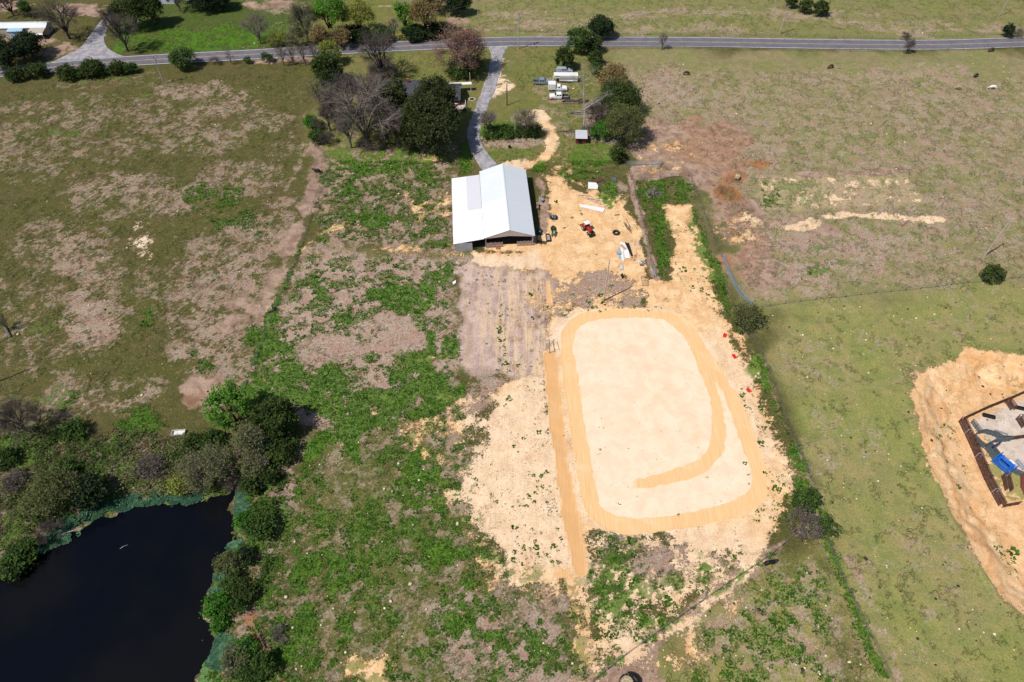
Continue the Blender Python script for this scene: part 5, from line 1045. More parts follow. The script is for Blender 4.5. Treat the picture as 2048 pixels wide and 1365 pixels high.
BRN = M('brown_hide', (0.07,0.028,0.015), .6, 0, .2); BLK = M('black_hide', (0.010,0.009,0.010), .5, 0, .2); WHI = M('white_hide', (.70,.68,.66), .7, 0, .05); ROAN = M('pale_roan_hide', (.42,.30,.23), .7, 0, .25, 1.5)
beast('red brown cow grazing below the road near the middle', 'cow', (1371,151), R(8), BRN); beast('dark brown cow standing right of the first brown one', 'cow', (1661,137), R(200), BRN, 1.0)
beast('black cow grazing between the white one and the road', 'cow', (1950,155), R(30), BLK, .95); beast('dark brown cow beside the road fence at the far right', 'cow', (1980,104), R(15), BRN, 1.05)
beast('pale tan cow grazing left of the white cow', 'cow', (1916,180), R(170), ROAN, 1.0); beast('white cow grazing at the far right of the pasture', 'cow', (1985,179), R(165), WHI, 1.05)
beast('black cow standing on the bare path at the left fence corner', 'cow', (636,346), R(175), BLK, .95, False); beast('black cow standing beside the fence below the arena corner', 'cow', (1536,1129), R(12), BLK, 1.0, False)
beast('black cow eating beside the bale feeder at the bottom edge', 'cow', (1270,1361), R(130), BLK, 1.0)
# ================================================================ TREES AND SHRUBS
def tubes_np(A, B, ra, rb, k=4):
    """many tapered tubes at once"""
    D = B - A; Ln = np.linalg.norm(D, axis=1, keepdims=True) + 1e-9; D = D / Ln
    up = np.where(np.abs(D[:, 2:3]) > .9, np.array([[1., 0, 0]]), np.array([[0, 0, 1.]])); S = np.cross(D, up); S /= np.linalg.norm(S, axis=1, keepdims=True) + 1e-9; T_ = np.cross(D, S)
    vs = []
    for P, r in ((A, ra), (B, rb)):
        for i in range(k):
            a = 2 * math.pi * i / k; vs.append(P + (S * math.cos(a) + T_ * math.sin(a)) * r[:, None])
    V = np.stack(vs, 1); n = len(A); base = np.arange(n)[:, None] * 2 * k; fs = []
    for i in range(k): fs.append(np.concatenate([base + i, base + (i+1) % k, base + k + (i+1) % k, base + k + i], 1))
    return V.reshape(-1, 3), np.stack(fs, 1).reshape(-1, 4)
def cards(P, size, rg, flat=0.5):
    """leaf-sized quads at points P"""
    n = len(P); N = rg.normal(size=(n, 3)); N[:, 2] = np.abs(N[:, 2]) + flat; N /= np.linalg.norm(N, axis=1, keepdims=True)
    U_ = np.cross(N, rg.normal(size=(n, 3))); U_ /= np.linalg.norm(U_, axis=1, keepdims=True) + 1e-9; W_ = np.cross(N, U_)
    s = (size * rg.uniform(.55, 1.35, n))[:, None]; a = rg.uniform(.45, .8, (n, 1))
    V = np.stack([P - U_*s*.6, P - W_*s*a*.6 + U_*s*.1, P + U_*s*.6, P + W_*s*a*.6 + U_*s*.1], 1)
    return V.reshape(-1, 3), np.arange(4*n).reshape(n, 4)
def skeleton(r, h, zl, rg, c=(9, 5, 6, 4), twig=.9, lean=0.0, up=-.1):
    Cn = np.array([lean * r, 0, (zl + h) / 2]); rad = np.array([r, r, (h - zl) / 2 * 1.02])
    tr0 = np.array([0, 0, 0.]); tr1 = np.array([Cn[0]*.5, 0, max(zl, .25*h)])
    segs = [(tr0, tr1)]; n1 = c[0]; i = np.arange(n1); zz = up + (1 - up) * (i + .5) / n1; th_ = i * 2.399 + rg.uniform(0, 6)
    d1 = np.stack([np.cos(th_)*np.sqrt(1-zz**2*.98), np.sin(th_)*np.sqrt(1-zz**2*.98), zz], 1) + rg.normal(size=(n1, 3))*.12; d1 /= np.linalg.norm(d1, axis=1, keepdims=True)
    lobe = rg.uniform(.60, 1.18, n1); s1 = tr1 * rg.uniform(.55, 1.0, (n1, 1)); e1 = Cn + d1*rad*.5*lobe[:, None]
    def child(s, e, dr, lb, k, t0, rr, jit):
        n = len(s)*k; S0 = np.repeat(s, k, 0); E0 = np.repeat(e, k, 0); t = rg.uniform(t0, 1.0, (n, 1)); st = S0*(1-t) + E0*t
        d = np.repeat(dr, k, 0) + rg.normal(size=(n, 3))*jit; d /= np.linalg.norm(d, axis=1, keepdims=True); l = np.repeat(lb, k)*rg.uniform(.92, 1.08, n)
        return st, Cn + d*rad*(rr[0] + rg.uniform(0, rr[1]-rr[0], (n, 1)))*l[:, None], d, l
    s2, e2, d2, l2 = child(s1, e1, d1, lobe, c[1], .5, (.62, .86), .38)
    s3, e3, d3, l3 = child(s2, e2, d2, l2, c[2], .35, (.74, 1.02), .2)
    n4 = len(s3)*c[3]; S0 = np.repeat(s3, c[3], 0); E0 = np.repeat(e3, c[3], 0); t = rg.uniform(.3, 1, (n4, 1)); s4 = S0*(1-t) + E0*t
    d4 = np.repeat(d3, c[3], 0)*.8 + rg.normal(size=(n4, 3))*.55; d4[:, 2] += .2; d4 /= np.linalg.norm(d4, axis=1, keepdims=True); e4 = s4 + d4*twig*rg.uniform(.5, 1.2, (n4, 1))
    e3[:, 2] = np.maximum(e3[:, 2], .2); e4[:, 2] = np.maximum(e4[:, 2], .1)
    return tr0, tr1, (s1, e1), (s2, e2), (s3, e3), (s4, e4)
def bend(s, e, rg, k):                         # split into two with a kink
    m_ = (s + e)/2 + rg.normal(size=s.shape)*np.linalg.norm(e-s, axis=1, keepdims=True)*k; return np.concatenate([s, m_]), np.concatenate([m_, e])
BARKS = {'grey': M('grey_bark', (0.13,0.115,0.10), .9, 0, .25, 2), 'dark': M('dark_bark', (0.055,0.045,0.04), .9, 0, .25, 2), 'white': M('white_bark', (.46,.44,.41), .8, 0, .2, 1.5)}
LM = {
 'spring': leaf_mat('spring_leaves', (0.10,0.24,0.025), (0.17,0.36,0.04), .35), 'yellow': leaf_mat('yellow_green_leaves', (0.20,0.25,0.035), (0.34,0.35,0.06), .35),
 'olive': leaf_mat('olive_leaves', (0.085,0.105,0.03), (0.16,0.18,0.05)), 'mid': leaf_mat('mid_green_leaves', (0.040,0.085,0.014), (0.095,0.17,0.03)), 'dark': leaf_mat('dark_needles', (0.014,0.030,0.010), (0.036,0.062,0.018), .15),
 'pine': leaf_mat('pine_needles', (0.022,0.036,0.009), (0.066,0.080,0.020), .15), 'pink': leaf_mat('pink_buds', (0.25,0.13,0.10), (0.36,0.20,0.15)), 'tan': leaf_mat('tan_buds', (0.24,0.18,0.07), (0.34,0.25,0.10)),
 'greybud': leaf_mat('grey_buds', (0.13,0.105,0.09), (0.19,0.15,0.125)), 'palegreen': leaf_mat('pale_budding_leaves', (0.13,0.15,0.055), (0.21,0.22,0.085)), 'cedar': leaf_mat('cedar_leaves', (0.030,0.054,0.010), (0.076,0.112,0.020), .2),
 'bright': leaf_mat('bright_bush_leaves', (0.04,0.15,0.012), (0.085,0.25,0.02)), 'reed': leaf_mat('teal_reeds', (0.075,0.19,0.115), (0.14,0.28,0.15), .2), 'algae': leaf_mat('algae_green', (0.12,0.24,0.07), (0.17,0.30,0.09), .2)}
TWG = M('twigs', (0.215,0.18,0.155), .9, 0, .2, 1); TWD = M('dark_twigs', (0.125,0.10,0.09), .9, 0, .2, 1)
KIND = {  # leaf material, leaves per m2 of crown area, leaf size, bark, low crown fraction, counts, twig density, trunk factor
 'spring': ('spring', 20, .42, 'dark', .18, (9,5,6,3), 1), 'yellow': ('yellow', 14, .40, 'grey', .15, (9,5,6,3), 1), 'olive': ('olive', 18, .34, 'grey', .1, (10,5,6,4), 1), 'palegreen': ('palegreen', 11, .30, 'grey', .12, (10,5,6,5), 1),
 'dark': ('dark', 34, .45, 'dark', .06, (12,6,5,2), 0), 'pine': ('pine', 32, .5, 'dark', .3, (13,6,5,2), 0), 'cedar': ('cedar', 30, .42, 'dark', .03, (11,6,5,2), 0), 'mid': ('mid', 24, .40, 'grey', .05, (10,6,5,2), 0),
 'bright': ('bright', 30, .36, 'grey', .0, (9,6,5,2), 0), 'bare': (None, 0, 0, 'grey', .22, (9,5,7,6), 1), 'baredark': (None, 0, 0, 'dark', .15, (9,6,7,7), 1), 'pink': ('pink', 24, .34, 'grey', .10, (10,6,8,6), 1), 'tan': ('tan', 18, .38, 'dark', .15, (10,5,6,5), 1),
 'greybud': ('greybud', 9, .32, 'dark', .15, (10,6,8,7), 1), 'scrub': ('greybud', 10, .30, 'grey', .0, (10,5,6,6), 1)}
seedc = [100]
def tree(kind, px, py, rpx, h, label, cat='tree', group=None, name=None, cz=None, low=None, leaf_k=1.0, lean=0.0):
    """px,py: where the middle of the crown is seen; rpx: its half width there"""
    seedc[0] += 1; rg = np.random.default_rng(seedc[0]); lm, dens, ls, bark, lowf, cnt, tw = KIND[kind]
    if low is not None: lowf = low
    zl = h*lowf; zc = (zl + h)/2; p = G(px, py, zc); r = rpx/pxm(px, py) * (CAM_H/(CAM_H - zc)) ** -1
    if name is None: name = {'bare': 'bare_tree', 'baredark': 'bare_tree', 'pine': 'pine_tree', 'dark': 'evergreen_tree', 'cedar': 'cedar_tree'}.get(kind, 'shrub' if h < 4.5 else 'leafy_tree')
    if h < 4.5 and cat == 'tree': cat = 'shrub'
    z0 = hz(p.x, p.y); o = thing(name, label, cat, (p.x, p.y, max(z0, -1.3)), rg.uniform(0, 6.28) if lean == 0 else 0, group)
    f = min(1, (r/4.5)); cc = tuple(max(3, int(round(q*(.55 + .45*f)))) for q in cnt[:3]) + (max(2, int(cnt[3]*(.5+.5*f))),)
    sk = skeleton(r, h, zl, rg, cc, twig=min(1.1, .25*r + .25), lean=lean)
    rt = max(.05, .028*h + .012*r); tr0, tr1, L1, L2, L3, L4 = sk
    A, B = bend(*L1, rg, .07); n1 = len(L1[0]); ra = np.concatenate([np.full(n1, rt*.55), np.full(n1, rt*.38)]); rb = np.concatenate([np.full(n1, rt*.38), np.full(n1, rt*.24)])
    A2, B2 = bend(*L2, rg, .08); n2 = len(L2[0]); ra2 = np.concatenate([np.full(n2, rt*.24), np.full(n2, rt*.17)]); rb2 = np.concatenate([np.full(n2, rt*.17), np.full(n2, rt*.10)])
    V1, F1 = tubes_np(np.concatenate([tr0[None]-[[0,0,.3]], A, A2]), np.concatenate([tr1[None], B, B2]), np.concatenate([[rt], ra, ra2]), np.concatenate([[rt*.75], rb, rb2]), 5)
    mesh_np('trunk', V1, F1, BARKS[bark], o)
    tm = TWD if kind == 'baredark' else (BARKS['white'] if bark == 'white' else TWG)
    s3, e3 = bend(*L3, rg, .07); n3 = len(L3[0]); r3 = np.concatenate([np.full(n3, max(.018, rt*.09)), np.full(n3, max(.016, rt*.06))]); V3, F3 = tubes_np(s3, e3, r3, r3*.7, 3)
    if tw:
        V4, F4 = tubes_np(L4[0], L4[1], np.full(len(L4[0]), .017), np.full(len(L4[0]), .009), 3); F4 = F4 + len(V3); Vt = np.concatenate([V3, V4]); Ft = np.concatenate([F3, F4])
    else: Vt, Ft = V3, F3
    if lm is None: mesh_np('crown', Vt, Ft, tm, o); return o
    mesh_np('branches', Vt, Ft, tm, o)
    area = 4*math.pi*((r*r*2 + ((h-zl)/2)**2)/3); n = int(min(9000, area*dens*leaf_k)); 
    cl = np.concatenate([L3[1], L4[1]]); k = rg.integers(0, len(cl), n); sg = (.085 if kind not in ('pine', 'dark') else .11)*r*.6 + .13
    P = cl[k] + rg.normal(size=(n, 3))*sg*np.array([1, 1, .7]); P[:, 2] = np.maximum(P[:, 2], .08)
    Vl, Fl = cards(P, ls if r > 2 else ls*.8, rg); mesh_np('foliage', Vl, Fl, LM[lm], o); return o
B_='beyond the road'
TREES = [
 ('baredark', 118, 34, 46, 14, 'big brown leafless tree beside the white roofed mobile home'),
 ('dark', 8, 108, 42, 10, 'dark evergreen cut by the left edge below the mobile home'), ('dark', 55, 92, 28, 8, 'dark rounded evergreen right beside the mobile home porch'),
 ('mid', 51, 18, 12, 6, 'small green tree behind the mobile home'), ('baredark', 12, 4, 32, 9, 'purple brown leafless thicket in the top left corner'),
 ('baredark', 238, 62, 34, 13, 'dark leafless tree at the mouth of the gravel side road'), ('cedar', 262, 24, 38, 12, 'large dark green tree above the leafless one by the side road'), ('cedar', 300, 20, 26, 11, 'dark green tree touching the top edge right of the side road'), ('baredark', 222, 35, 26, 10, 'thin leafless tree overhanging the gravel side road'),
 ('dark', 405, -2, 26, 8, 'dark evergreen at the top edge above the bright lawn'), ('dark', 440, 0, 22, 7, 'second dark evergreen at the top edge above the bright lawn'), ('bare', 350, -6, 24, 9, 'leafless tree at the top edge in front of the blue house'),
 ('bare', 512, 55, 30, 10, 'sparse leafless tree standing alone at the right end of the bright lawn'),
 ('spring', 655, 26, 36, 16, 'tallest bright green tree across the road'), ('palegreen', 607, 40, 32, 15, 'pale green budding tree left of the tallest bright green one'), ('yellow', 716, 34, 32, 12, 'yellow green spreading tree with open branches across the road'),
 ('yellow', 545, 84, 11, 4, 'small yellow green shrub at the left end of the roadside row'), ('yellow', 565, 78, 12, 4.5, 'second small yellow green shrub of the roadside row'), ('palegreen', 592, 74, 20, 7, 'pale cream green tree in the roadside row'), ('tan', 640, 72, 20, 8, 'yellow brown budding tree under the tallest bright tree'), ('tan', 680, 74, 20, 7, 'yellow brown budding tree left of the dark roadside bush'),
 ('yellow', 656, 105, 22, 8, 'yellow green tree in front of the road left of the driveway'), ('dark', 704, 70, 17, 5, 'very dark rounded bush on the far roadside'), ('dark', 730, 74, 16, 4, 'low dark bush right of the very dark roadside bush'), ('mid', 762, 72, 20, 4, 'low green thicket on the far roadside bank'),
 ('bare', 562, 108, 13, 7, 'slender leafless sapling at the left end of the roadside row'), ('bare', 582, 106, 13, 7, 'second slender leafless sapling in the roadside row'), ('bare', 605, 106, 13, 7.5, 'third slender leafless sapling in the roadside row'), ('bare', 628, 104, 13, 8, 'fourth slender leafless sapling beside the yellow green tree'),
 ('baredark', 757, 105, 50, 16, 'big dark leafless tree whose limbs cross the road'), ('scrub', 760, 140, 34, 4, 'grey thicket round the foot of the big dark leafless tree'),
 ('bare', 786, 52, 15, 9, 'slim leafless tree on the far roadside'), ('spring', 808, 34, 18, 11, 'narrow bright green tree across the road'), ('tan', 852, 26, 34, 14, 'tan budding tree across the road'), ('dark', 832, 66, 26, 3.5, 'dark low hedge under the tan budding tree'), ('dark', 868, 64, 22, 3.5, 'dark low hedge right of the tan budding tree trunk'),
 ('dark', 915, 10, 22, 7, 'dark evergreen clump at the top edge left of the field'), ('greybud', 880, -2, 28, 9, 'grey leafless clump at the top edge'),
 ('pink', 925, 98, 52, 15, 'large pinkish budding tree beside the top of the driveway'), ('mid', 930, 135, 40, 4, 'dark green undergrowth below the large pinkish tree'),
 ('cedar', 648, 140, 28, 11, 'dark green oak left of the farmhouse lawn'), ('dark', 668, 160, 22, 7, 'dark evergreen at the right foot of the dark green oak'), ('palegreen', 634, 182, 18, 7, 'grey green thin tree below the dark green oak'),
 ('bare', 660, 200, 36, 13, 'leafless tree at the left corner of the farmhouse grove'), ('bare', 722, 216, 84, 21, 'huge spreading leafless tree in the middle of the grove'), ('baredark', 690, 182, 46, 14, 'dark leafless tree behind the huge spreading one'), ('greybud', 752, 196, 40, 13, 'grey brown tree right behind the huge spreading one'), ('baredark', 655, 236, 30, 8, 'dark leafless thicket at the left edge of the grove'),
 ('bare', 790, 250, 34, 13, 'leafless tree between the huge spreading tree and the pines'), ('olive', 770, 262, 30, 8, 'olive green young tree right of the huge spreading tree'), ('olive', 802, 280, 24, 6, 'olive shrub at the lower edge of the grove'),
 ('bare', 695, 258, 34, 11, 'leafless tree low on the left side of the huge spreading one'), ('baredark', 735, 178, 34, 12, 'dark leafless tree at the top of the grove beside the roof'), ('baredark', 672, 214, 34, 11, 'dark leafless tree between the oak and the huge spreading one'), ('dark', 812, 240, 26, 8, 'dark evergreen between the leafless trees and the pines'), ('bare', 760, 230, 40, 14, 'leafless tree whose limbs overlap the pines'), ('scrub', 745, 282, 30, 3, 'brown scrub under the huge spreading tree'),
 ('bright', 622, 245, 15, 4.4, 'dense bright green bush at the left edge of the grove'), ('mid', 634, 274, 17, 3.4, 'green bush below the dense bright one'), ('baredark', 652, 276, 18, 4, 'black leafless bush at the fence corner'),
 ('pine', 785, 196, 35, 12, 'pine tree covering the left end of the dark roof'), ('pine', 868, 194, 42, 17, 'tallest pine tree in front of the farmhouse'), ('pine', 846, 232, 46, 15, 'broad pine tree in the middle of the dark clump'), ('pine', 868, 262, 44, 13, 'lowest pine tree casting its shadow on the driveway'), ('pine', 886, 234, 32, 12, 'pine tree at the right side of the dark clump'), ('pine', 826, 258, 36, 10, 'pine tree at the lower left of the dark clump'),
 ('mid', 1160, 82, 26, 8, 'rounded two tone green tree where the hedge meets the road'), ('cedar', 1190, 92, 14, 5, 'dark green cedar at the road end of the hedge'), ('cedar', 1190, 118, 13, 4.5, 'dark green cedar in the middle of the hedge'), ('mid', 1194, 140, 13, 4, 'lighter green bush at the lower end of the hedge'),
 ('dark', 1202, 56, 25, 6.5, 'dark round evergreen across the road above the hedge'), ('cedar', 1128, 118, 17, 7, 'cone shaped dark green tree above the white trailer'),
 ('tan', 1226, 152, 32, 8, 'yellow orange budding tree above the dark green tree'), ('cedar', 1242, 198, 44, 10, 'big dark green tree at the edge of the cattle ground'), ('olive', 1246, 250, 48, 11, 'big olive green tree above the round bush'), ('bright', 1205, 262, 20, 5, 'bright green bush at the left foot of the olive tree'), ('scrub', 1194, 226, 24, 7, 'grey brown leafless thicket behind the white tree'),
 ('scrub', 1180, 262, 18, 3, 'brown scrub above the red shed'), ('cedar', 1234, 308, 16, 4.2, 'round dark green bush beside the corral corner'),
 ('bare', 976, 240, 26, 9, 'thin leafless tree at the left end of the island lawn'), ('bare', 1054, 240, 26, 10, 'thin leafless tree at the right end of the island lawn'),
 ('mid', 985, 265, 17, 2.6, 'low green thicket round the left island tree'), ('mid', 1012, 264, 17, 2.4, 'low green thicket in the middle of the island lawn'), ('mid', 1040, 264, 17, 2.6, 'low green thicket right of the thin island pole'), ('mid', 1066, 262, 16, 3, 'low green thicket round the right island tree'),
 ('bare', 1327, 80, 10, 6, 'small leafless tree between the road and the pasture'), ('baredark', 1820, 92, 13, 5, 'small grey leafless bush beside the right part of the road'), ('baredark', 1812, 73, 11, 2, 'low dark bush on the far roadside at the right'),
 ('cedar', 1641, 18, 14, 5, 'dark bush, lowest of the three in the far field'), ('cedar', 1611, 14, 12, 4.5, 'dark bush, middle one of the three in the far field'), ('cedar', 1582, 3, 12, 4.5, 'dark bush, highest of the three in the far field'), ('dark', 2018, 62, 10, 4.5, 'narrow dark evergreen by the road at the far right'), ('scrub', 2037, 67, 9, 3, 'grey round bush by the road at the far right'),
 ('cedar', 30, 150, 16, 3.5, 'green roadside shrub at the left edge'), ('cedar', 72, 143, 19, 3.8, 'green roadside shrub, second from the left edge'), ('cedar', 132, 146, 20, 3.8, 'green roadside shrub, third from the left edge'), ('cedar', 186, 138, 24, 4.2, 'green roadside shrub, widest of the left row'), ('mid', 168, 146, 14, 3, 'small green roadside shrub beside the widest one'), ('cedar', 236, 138, 18, 3.4, 'green roadside shrub, sixth from the left'), ('mid', 262, 138, 12, 3, 'green roadside shrub at the right end of the left row'),
 ('mid', 364, 118, 27, 6, 'round green tree beside the road above the transformer pole'), ('mid', 495, 121, 8, 2, 'tiny green roadside bush left of the saplings'), ('mid', 533, 116, 11, 3.2, 'small green roadside bush close to the saplings'), ('bare', 458, 112, 8, 5, 'tiny leafless sapling by the road'), ('scrub', 430, 122, 10, 2.4, 'small brown bush by the road right of the round tree'),
 ('cedar', 1984, 548, 19, 3.4, 'round dark green bush on the long pasture fence'), ('olive', 1488, 634, 30, 4.5, 'spiky dark olive bush at the pasture fence corner'),
 ('mid', 1612, 1002, 23, 3.6, 'green bush on the fence above the corner brush'), ('scrub', 1610, 1048, 30, 3.6, 'leafless tangled bush at the fence corner'), ('mid', 1654, 1052, 19, 3, 'green bush at the right of the fence corner'),
 ('spring', 456, 812, 38, 9, 'bright yellow green tree above the pond brush'), ('cedar', 548, 838, 44, 8, 'very dark evergreen above the pond inlet'), ('dark', 525, 880, 34, 6, 'dark evergreen left below the pond inlet evergreen'), ('cedar', 560, 905, 30, 4.5, 'dark green bush right of the pale willow'), ('palegreen', 500, 880, 40, 9, 'pale olive willow at the pond inlet'), ('palegreen', 508, 930, 34, 7, 'pale olive willow over the inlet, the lower one'),
 ('palegreen', 410, 935, 52, 9, 'wide pale budding tree leaning over the pond'), ('yellow', 362, 965, 26, 6, 'yellow green bush at the left of the leaning pond tree'), ('baredark', 458, 960, 26, 5, 'grey leafless bush overhanging the water'),
 ('olive', 105, 985, 58, 9, 'big dark olive tree on the far pond bank'), ('dark', 178, 985, 36, 6, 'dark bush beside the big olive tree'), ('baredark', 30, 838, 48, 9, 'dark leafless tree at the left edge above the pond'),
 ('baredark', 92, 1062, 30, 4.5, 'grey leafless bush on the left pond bank'), ('mid', 40, 1098, 32, 4.2, 'green bush on the left pond bank'), ('mid', 14, 1130, 30, 4, 'green bush at the left edge where the water begins'), ('cedar', 86, 1036, 15, 3, 'small dark green bush between the olive tree and grey bush'),
 ('mid', 516, 1055, 34, 4.4, 'large green bush on the right pond bank'), ('bright', 488, 1042, 22, 3, 'bright green bush at the top of the right pond bank'), ('olive', 456, 1128, 30, 4.2, 'feathery olive bush leaning over the right bank'), ('dark', 492, 1112, 18, 3.2, 'dark bush behind the feathery olive bush'),
 ('cedar', 505, 965, 24, 4, 'dark green bush below the pale willows'), ('cedar', 536, 955, 22, 4, 'dark bush at the right of the pond corner'), ('bright', 434, 1212, 26, 4, 'bright green bush reaching over the water'), ('mid', 470, 1215, 24, 3.2, 'dull green bush behind the bright bush'), ('bright', 438, 1248, 22, 3, 'lower bright green bush on the right bank'), ('cedar', 490, 1190, 22, 3, 'dark green bush beside the start of the red path'), ('mid', 465, 1165, 22, 2.6, 'low green bush between the olive and bright bushes'),
 ('bright', 492, 1292, 24, 3.4, 'bright green bush left of the red path'), ('mid', 525, 1330, 28, 3.4, 'green bush beside the red path near the bottom'), ('palegreen', 470, 1320, 34, 3.4, 'grey green bush by the reeds near the bottom'), ('mid', 500, 1350, 26, 3, 'green bush near the bottom edge left of the red path'), ('scrub', 555, 1270, 20, 2, 'low dull bush right of the red path'),
 ('mid', 130, 940, 24, 2.6, 'small green bush above the big olive tree'), ('mid', 150, 862, 30, 3, 'olive green bush at the upper left of the brush'), ('mid', 420, 880, 26, 3, 'green bush under the bright yellow green tree'), ('cedar', 390, 886, 22, 2.4, 'low dark bush right of the white trough'), ('mid', 10, 920, 26, 3, 'green bush at the left edge of the brush'), ('scrub', 30, 965, 30, 2.6, 'grey scrub left of the big olive tree'), ('scrub', 300, 935, 34, 2.0, 'brown scrub in the middle of the brush'),
 ('baredark', 6, 645, 14, 4, 'small leafless tree at the left edge of the pasture')]
for k_, x_, y_, r_, h_, lb_ in TREES:
    q_ = .72 if (y_ > 850 and x_ < 620) else 1.0
    tree(k_, x_, y_, r_ * (.9 if q_ < 1 else 1), h_ * q_, lb_)
# white sycamore
seedc[0] = 900; rg = np.random.default_rng(5)
p = G(1167, 262); o = thing('sycamore_tree', 'tall white barked leafless tree above the red shed', 'tree', (p.x, p.y, 0))
pts = [Vector(q) for q in [(0,0,-.3),(-.1,0,5),(-.5,.1,9),(-.9,0,12),(-1.2,.1,15),(-1.5,0,18),(-1.9,0,20.5)]]
m = MB().tube(pts, [.25,.2,.15,.12,.09,.06,.03], 8)
for a, b, c, r0 in [((-.3,0,7.5),(2.6,0,9.6),(6.2,.3,12.2),.10),((-.9,0,12),(-2.6,0,14.2),(-4.2,.2,17),.09),((-1.3,.1,16.5),(.4,0,17.5),(1.0,0,19.5),.07),((-.2,0,5.4),(-2.4,-.4,5),(-5.2,-.5,2.8),.06),((-.4,0,8.6),(1.4,1,9.6),(3.2,2,9.8),.08),((-1.2,0,15),(1,-.4,16),(2,-1,15.6),.06)]:
    m.tube([Vector(a), Vector(b), Vector(c)], [r0, r0*.7, r0*.25], 6)
m.build('trunk', BARKS['white'], o)
st = []; en = []
bases = [(6.2,.3,12.2),(2.6,0,9.6),(-4.2,.2,17),(1,0,19.5),(-1.9,0,20.5),(-1.2,0,16),(-5.2,-.5,2.8),(3.2,2,9.8),(-.9,0,12),(4.2,.2,10.8),(-1.5,0,18)]
for b in bases:
    for k in range(26): s = np.array(b) + rg.normal(size=3)*.3; d_ = rg.normal(size=3)*.9 + np.array([0,0,.4]); st.append(s); en.append(s + d_); st.append(s + d_*.6); en.append(s + d_*.6 + rg.normal(size=3)*.6)
V_, F_ = tubes_np(np.array(st), np.array(en), np.full(len(st), .022), np.full(len(st), .01), 3); mesh_np('crown', V_, F_, M('pale_twigs', (.34,.31,.28), .9), o)
# fallen grey trunk on the bank, log left
for a, b, lb in [((100,1078),(165,1056),'long bare white trunk fallen across the reeds'),((240,1098),(256,1090),'thin grey stick floating on the dark water')]:
    A = G(*a, -.9); B = G(*b, -1.15); o = MB().tube([Vector((0,0,0)), (B-A)*.5+Vector((0,0,.2)), B-A], [.18 if 'long' in lb else .05, .12 if 'long' in lb else .04, .03], 6).build('fallen_trunk' if 'long' in lb else 'floating_stick', BARKS['white']); o.location = A; tag(o, lb, 'dead wood')
A = G(10, 655); B = G(22, 676); o = MB().tube([(0,0,.2), (B.x-A.x, B.y-A.y, .25)], [.35,.25], 8).build('log', BARKS['grey']); o.location = (A.x, A.y, 0); tag(o, 'thick grey log lying at the left edge of the pasture', 'log')

# ================================================================ GROUND COVER (nobody could count it)
def in_poly(P, x, y):
    c = np.zeros(len(x), bool); n = len(P)
    for i in range(n):
        a, b = P[i], P[(i+1) % n]; c ^= ((a[1] > y) != (b[1] > y)) & (x < (b[0]-a[0])*(y-a[1])/(b[1]-a[1]+1e-12)+a[0])
    return c
def scatter(poly, n, z=0.0):
    P = Gp(poly, z); lo, hi = P.min(0), P.max(0); q = rng.uniform(lo, hi, (n*3, 2)); q = q[in_poly(P, q[:, 0], q[:, 1])]; return q[:n]
def tufts(name, Q, zs, hgt, wid, mat, blades=5, label=None, cat=None, spread=.5):
    n = len(Q)*blades; c = np.repeat(Q, blades, 0); z = np.repeat(zs, blades); a = rng.uniform(0, 6.28, n); hh = np.repeat(hgt, blades)*rng.uniform(.6, 1.1, n) if np.ndim(hgt) else hgt*rng.uniform(.5, 1.2, n)
    w = np.repeat(wid, blades)*rng.uniform(.6, 1.1, n) if np.ndim(wid) else wid*rng.uniform(.6, 1.2, n)
    bx = c[:, 0] + np.cos(a)*w*spread; by = c[:, 1] + np.sin(a)*w*spread; tx = bx + np.cos(a)*w*.8; ty = by + np.sin(a)*w*.8; px_ = -np.sin(a)*w*.5; py_ = np.cos(a)*w*.5
    V = np.stack([np.stack([bx-px_, by-py_, z], 1), np.stack([bx+px_, by+py_, z], 1), np.stack([tx+px_*.5, ty+py_*.5, z+hh], 1), np.stack([tx-px_*.5, ty-py_*.5, z+hh], 1)], 1)
    o = mesh_np(name, V.reshape(-1, 3), np.arange(4*n).reshape(n, 4), mat); tag(o, label, cat, kind='stuff'); return o
# lush clover tufts where the cover survey is green
q = np.stack([rng.uniform(-95, 75, 150000), rng.uniform(24, 170, 150000)], 1); keep = (samp(K_lu, q[:, 0], q[:, 1]) > .5) & (samp(L['lush'], q[:, 0], q[:, 1]) > .4) & (samp(L['track'], q[:, 0], q[:, 1]) < .1) & (samp(K_sa, q[:, 0], q[:, 1]) < .45) & (samp(Spo, q[:, 0], q[:, 1]) < -1)
q = q[keep][:24000]; zs = samp(Hh, q[:, 0], q[:, 1]) - .02
LUF = leaf_mat('clover', (0.036,0.10,0.006), (0.090,0.20,0.016), .3)
tufts('clover', q, zs, .16, .34, LUF, 3, 'thick dark green clover growing in clumps over the near field', 'clover')
